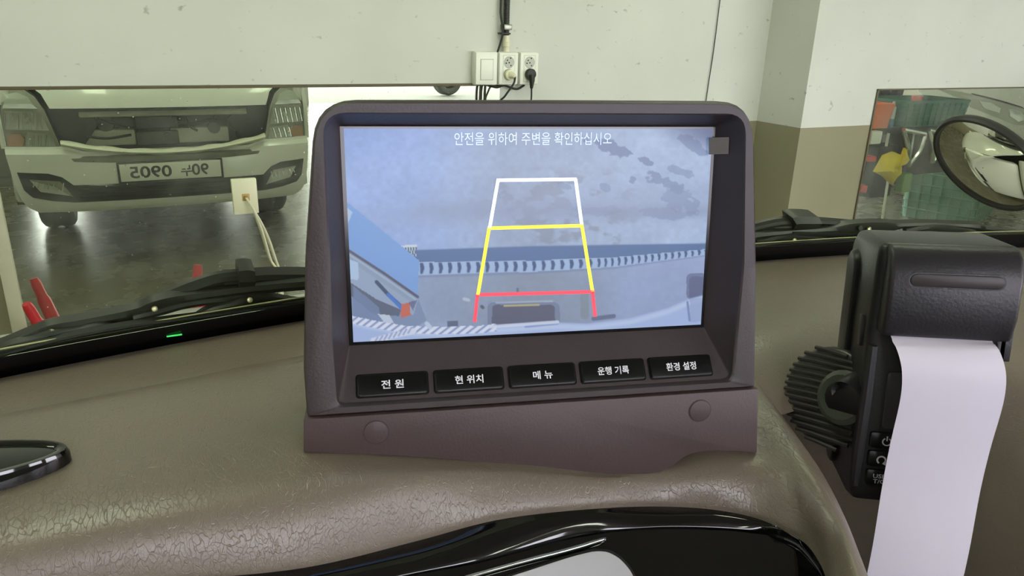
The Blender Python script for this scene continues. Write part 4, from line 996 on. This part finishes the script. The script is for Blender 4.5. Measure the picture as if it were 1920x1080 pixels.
# tape tab
tb = [pm(x, y, 4) for x, y in ((1333, 258), (1360, 257), (1359, 288), (1333, 290))]
mk('tape_tab', [ml(p[0], p[1], n_) for n_ in (2.0, 2.4) for p, n_ in zip(tb, (n_, n_+5, n_+5, n_))], [(0, 1, 2, 3), (7, 6, 5, 4), (0, 4, 5, 1), (1, 5, 6, 2), (2, 6, 7, 3), (3, 7, 4, 0)], mat('clear_tape', (112, 108, 104), .2), mon)
# buttons on the sloping lower panel
p0 = np.array([-45.2, 0.]); p1 = np.array([-66.0, 12.5]); sl = (p1-p0)/np.linalg.norm(p1-p0)
M_btn = mat('button_black', (13, 13, 14), .3, spec=.4); M_ink = mat('button_print', (226, 226, 228), .5, emit=.15)
by_dir = nrm(-(MYv*sl[0]+MN*sl[1])); bn = nrm(np.cross(MX, by_dir))
bx0 = [-76.5, -44.6, -12.8, 18.8, 50.3]
for k, (x0, s_) in enumerate(zip(bx0, ('전 원', '현 위치', '메 뉴', '운행 기록', '환경 설정'))):
    yc_ = -60.3; nc_ = (yc_-p0[0])/sl[0]*sl[1]
    c = ml(x0+14.3, yc_, nc_)
    recess = mk('button_recess', *prismg(rrect(-.0150, -.0050, .0150, .0050, .0014), c, MX, by_dir, bn, -.001, .0003), mat('recess_edge', (22, 21, 19), .25), mon)
    bt_ = mk('button', *prismg(rrect(-.0143, -.0044, .0143, .0044, .0012), c, MX, by_dir, bn, -.001, .0015), M_btn, mon, bevel=.0004)
    wd = (.0092, .0120, .0086, .0142, .0140)[k]
    text('button_text', s_, c+bn*.00165, MX, by_dir, wd, .0036, M_ink, bt_, bold=.016)
# bracket
br = [pm(x, y, 17) for x, y in ((568, 783), (569, 849), (700, 853), (840, 862), (1000, 875), (1120, 888), (1160, 892), (1205, 892), (1238, 886), (1262, 874), (1282, 858), (1300, 850), (1330, 846), (1375, 846), (1420, 850), (1420, 727), (1000, 755))]
br[0] = np.array([-97.8, -69.8]); br[-1] = np.array([0, -70.0]); br[-2] = np.array([99.3, -70.0])
mk('bracket', *prismg([(p[0], p[1]) for p in br], MO, MX/1000, MYv/1000, MN/1000, -22, 17), M_mon2, mon, bevel=.0007)
for x, y in ((705, 810), (1312, 770)):
    c = pm(x, y, 17); rim = mk('cap_seam', *discg(ml(c[0], c[1], 17), MN, .0053, -.001, .00015, 28), mat('cap_seam_dark', (54, 44, 43), .5), mon)
    mk('screw_cap', *discg(ml(c[0], c[1], 17), MN, .0049, -.001, .0005, 28), M_mon2, mon, bevel=.0003)

# ------------------------------------------------------------------ receipt printer
ya = math.radians(39); _px = np.array([math.cos(ya), -math.sin(ya), 0]); _pn = np.array([-math.sin(ya), -math.cos(ya), 0])
PZ = nrm(np.array([0, 0, 1.])-_pn*.10-_px*.055); PXv = nrm(_px-PZ*(_px@PZ)); PN = np.cross(PZ, PXv)
if PN@_pn < 0: PN = -PN
PO = P(1770, 640, .328)
L = lambda x, z, n: PO+PXv*x/1000+PZ*z/1000+PN*n/1000
prt = thing('receipt_printer', 'black portable receipt printer with a paper strip hanging out', 'printer', L(0, -84, -25))
M_prt = mat('printer_black_plastic', (30, 29, 31), .38, noise=(60, .06), bump=(700, .12))
M_prt2 = mat('printer_cover_plastic', (40, 38, 41), .42, noise=(60, .06), bump=(700, .15))
# body: side profile swept across
prof = [(-8, -80), (-8, -84), (-20, -87), (-64, -88), (-75, -76), (-66, -10), (-61, 22), (-56, 36), (-48, 42), (-4, 42), (-4, 30), (-9, -2), (-8, -8)]
def sweep(prof, x0, x1, bev, name, m_, par):
    n = len(prof); V = [L(x0, z, nn) for nn, z in prof]+[L(x1, z, nn) for nn, z in prof]
    f = [tuple(range(n)), tuple(range(2*n-1, n-1, -1))]+[(i, (i+1) % n, n+(i+1) % n, n+i) for i in range(n)]
    return mk(name, V, f, m_, par, bevel=bev, seg=3, smooth=45)
sweep(prof, -29, 28, .005, 'body', M_prt, prt)
cov = sweep([(-30, 41.5), (-3, 41.5), (1, 38), (4, 30), (4, 12), (1, 1), (-10, 1), (-10, 30)], -26, 26.5, .0022, 'paper_cover', M_prt2, prt)
sl_ = rrect(-18.5, 25.5, 19.5, 32.5, 3.4)
def on_cov(x, z): return 4.0
mk('cover_groove', [L(x, z-1.2-.05*x*0, 4.1+.0) for x, z in sl_]+[L(x, z-1.2, 3.2) for x, z in sl_], [tuple(range(len(sl_)))]+[(i, (i+1) % len(sl_), len(sl_)+(i+1) % len(sl_), len(sl_)+i) for i in range(len(sl_))], M_prt, cov)
sl2 = rrect(-17.8, 26.2, 18.8, 31.8, 2.8)
mk('grip_pad', *prismg([(x/1000, z/1000) for x, z in sl2], L(0, -1.2, 0), PXv, PZ, PN, .0035, .0046), mat('grip_brown', (52, 45, 44), .45), cov, bevel=.0004)
# ribs and seams on the left side
def side_slot(n0, z0, n1, z1, r, name, m_, dx0, dx1):
    k = 10; a = np.array([n0, z0]); b = np.array([n1, z1]); t = (b-a)/np.linalg.norm(b-a); nn = np.array([-t[1], t[0]]); pl = []
    for c, s0 in ((b, -1), (a, 1)):
        for i in range(k+1):
            an = math.pi*i/k; pl.append(c+r*(nn*math.cos(an)*(-s0)+t*math.sin(an)*(-s0)))
    n_ = len(pl); V = [L(dx0, q_[1], q_[0]) for q_ in pl]+[L(dx1, q_[1]*.97-.5, (q_[0]+34)*.9-34) for q_ in pl]
    return mk(name, V, [tuple(range(n_, 2*n_))]+[(i, (i+1) % n_, n_+(i+1) % n_, n_+i) for i in range(n_)], m_, prt, bevel=.0012, seg=3, smooth=50)
side_slot(-45, 24, -52, -76, 9, 'side_grip', M_prt, -28, -31.5)
box_l = [(-20, 6), (-16, 6), (-16, -9), (-20, -9)]
mk('cover_latch', [L(-29, z, nn) for nn, z in box_l]+[L(-30.5, z, nn) for nn, z in box_l], [(4, 5, 6, 7), (0, 1, 5, 4), (1, 2, 6, 5), (2, 3, 7, 6), (3, 0, 4, 7)], M_prt2, prt, bevel=.0004)
mk('cover_latch', [L(26, z, nn+12) for nn, z in box_l]+[L(28.6, z, nn+12) for nn, z in box_l], [(7, 6, 5, 4), (4, 5, 1, 0), (5, 6, 2, 1), (6, 7, 3, 2), (7, 4, 0, 3)], M_prt2, prt, bevel=.0004)
# front frame ridge left of the panel
mk('front_ridge', *tubeg([L(-26.5, -6, -8), L(-27, -30, -7.6), L(-28, -60, -7.6), L(-28, -76, -8)], [.0022, .0026, .0028, .002], 10), M_prt, prt)
mk('display_window', *prismg(rrect(-.019, -.046, .010, -.018, .002), L(0, 0, -8), PXv, PZ, PN, -.001, .0008), mat('window_grey', (62, 60, 62), .18), prt, bevel=.0003)
M_pi = mat('printer_print', (190, 188, 190), .5, emit=.05)
for k, zc2 in enumerate((-51.8, -61.2, -70.8)):
    bt_ = mk('key', *prismg(rrect(-.0235, zc2/1000-.0039, .004, zc2/1000+.0039, .0012), L(0, 0, -8), PXv, PZ, PN, -.001, .0014), M_btn, prt, bevel=.0004)
    ctr_ = L(-17.6 if k else -16.2, zc2-.4, -6.45)
    if k == 0:
        arc = [(.0021*math.cos(a), .0021*math.sin(a)) for a in np.linspace(math.radians(120), math.radians(420), 20)]; arc2 = [(x*.72, y*.72) for x, y in arc]
        V = [ctr_+PXv*x+PZ*y for x, y in arc+arc2]; n_ = len(arc); mk('power_symbol', V, [(i, i+1, n_+i+1, n_+i) for i in range(n_-1)], M_pi, bt_, smooth=0)
        mk('power_symbol', [ctr_+PXv*x+PZ*y for x, y in ((-.0003, .0004), (.0003, .0004), (.0003, .0028), (-.0003, .0028))], [(0, 1, 2, 3)], M_pi, bt_, smooth=0)
    elif k == 1:
        arc = [(.0022*math.cos(a), .0022*math.sin(a)) for a in np.linspace(math.radians(-60), math.radians(240), 20)]; arc2 = [(x*.66, y*.66) for x, y in arc]
        V = [ctr_+PXv*x+PZ*y for x, y in arc+arc2]; n_ = len(arc); mk('feed_symbol', V, [(i, i+1, n_+i+1, n_+i) for i in range(n_-1)], M_pi, bt_, smooth=0)
        mk('feed_symbol', [ctr_+PXv*x+PZ*y for x, y in ((.0004, -.0018), (.0022, -.0026), (.0021, -.0006))], [(0, 1, 2)], M_pi, bt_, smooth=0)
    else:
        text('key_text', 'USB', ctr_+PZ*.0013, PXv, PZ, .0056, .0021, M_pi, bt_, bold=.01)
        text('key_text', 'T/G', ctr_-PZ*.0014, PXv, PZ, .0052, .0021, M_pi, bt_, bold=.01)
# paper
cl_ = cr([np.array(p, float) for p in ((-1.3, 4, -7), (-1.0, .2, 1), (.6, -3.5, 6), (2.6, -12, 9), (3.6, -25, 8), (2.8, -48, 4.5), (2.0, -70, 3), (.4, -100, 5), (-2.2, -130, 7), (-5, -175, 9), (-8, -240, 12))], 6)
rows = []
for i, p in enumerate(cl_):
    hw = 20.4; tw = .03*math.sin(i*.2)
    rows.append([L(p[0]+hw*s_, p[1]+s_*(.6 if i > 6 else 0), p[2]-.9*(s_*s_)*(1 if i > 10 else .3)) for s_ in np.linspace(-1, 1, 9)])
bk = [[q_-PN*.00025 for q_ in r] for r in rows]
V1, f1 = loft(rows); V2, f2 = loft(bk); nn_ = len(V1)
edges = []
bd = [j for j in range(9)]+[i*9+8 for i in range(1, len(rows))]+[(len(rows)-1)*9+j for j in range(7, -1, -1)]+[i*9 for i in range(len(rows)-2, 0, -1)]
for a, b in zip(bd, bd[1:]+bd[:1]): edges.append((a, b, b+nn_, a+nn_))
mk('paper_strip', V1+V2, f1+[tuple(i+nn_ for i in reversed(q_)) for q_ in f2]+edges, mat('thermal_paper', (238, 231, 246), .6, noise=(10, .02)), prt, smooth=60, label='blank white paper strip')
# mount behind it
mnt = thing('printer_mount', 'ribbed black swivel mount behind the receipt printer', 'mount', np.array([.325, .255, -.21]))
M_mnt = mat('mount_black', (58, 57, 54), .3, noise=(40, .1))
c0 = P(1550, 740, .378); dn = nrm(np.array([-.93, -.06, .30])); ux = nrm(rt-dn*(rt@dn)); uy = np.cross(dn, ux)
if uy[2] < 0: uy = -uy
tl = math.radians(14); ux, uy = ux*math.cos(tl)-uy*math.sin(tl), uy*math.cos(tl)+ux*math.sin(tl)
uy = nrm(uy-ux*(ux@uy)); a_, b_ = .0250, .0250
pts2 = [(a_*math.cos(t_), b_*math.sin(t_)) for t_ in np.linspace(0, 2*math.pi, 41)[:-1]]
mk('disc', *prismg(pts2, c0, ux, uy, dn, -.012, 0), M_mnt, mnt, bevel=.003, seg=3)
for k in range(15):
    y = -b_*.93+b_*1.86*k/14; xw = a_*.97*math.sqrt(max(.02, 1-(y/b_)**2))
    V, f = tubeg([c0+ux*-xw+uy*y+dn*.0002, c0+ux*-.4*xw+uy*(y-.0006)+dn*.0008, c0+ux*xw+uy*(y-.003)+dn*.0004], .0011, 6); mk('rib', V, f, M_mnt, mnt)
e0 = c0+ux*.012+uy*.0
mk('collar', *tubeg([e0+dn*-.002, e0+dn*.006, e0+dn*.008], [.0135, .0135, .011], 24), mat('collar_grey', (74, 78, 68), .35), mnt)
mk('stem', *tubeg([e0+dn*.004, e0+dn*.012+ux*.006, L(0, -25, -50)], [.009, .009, .010], 16), M_prt, mnt)
mk('foot', *tubeg([c0-dn*.010, c0-dn*.026+np.array([0, .004, -.012])], [.012, .016], 16), M_mnt, mnt)
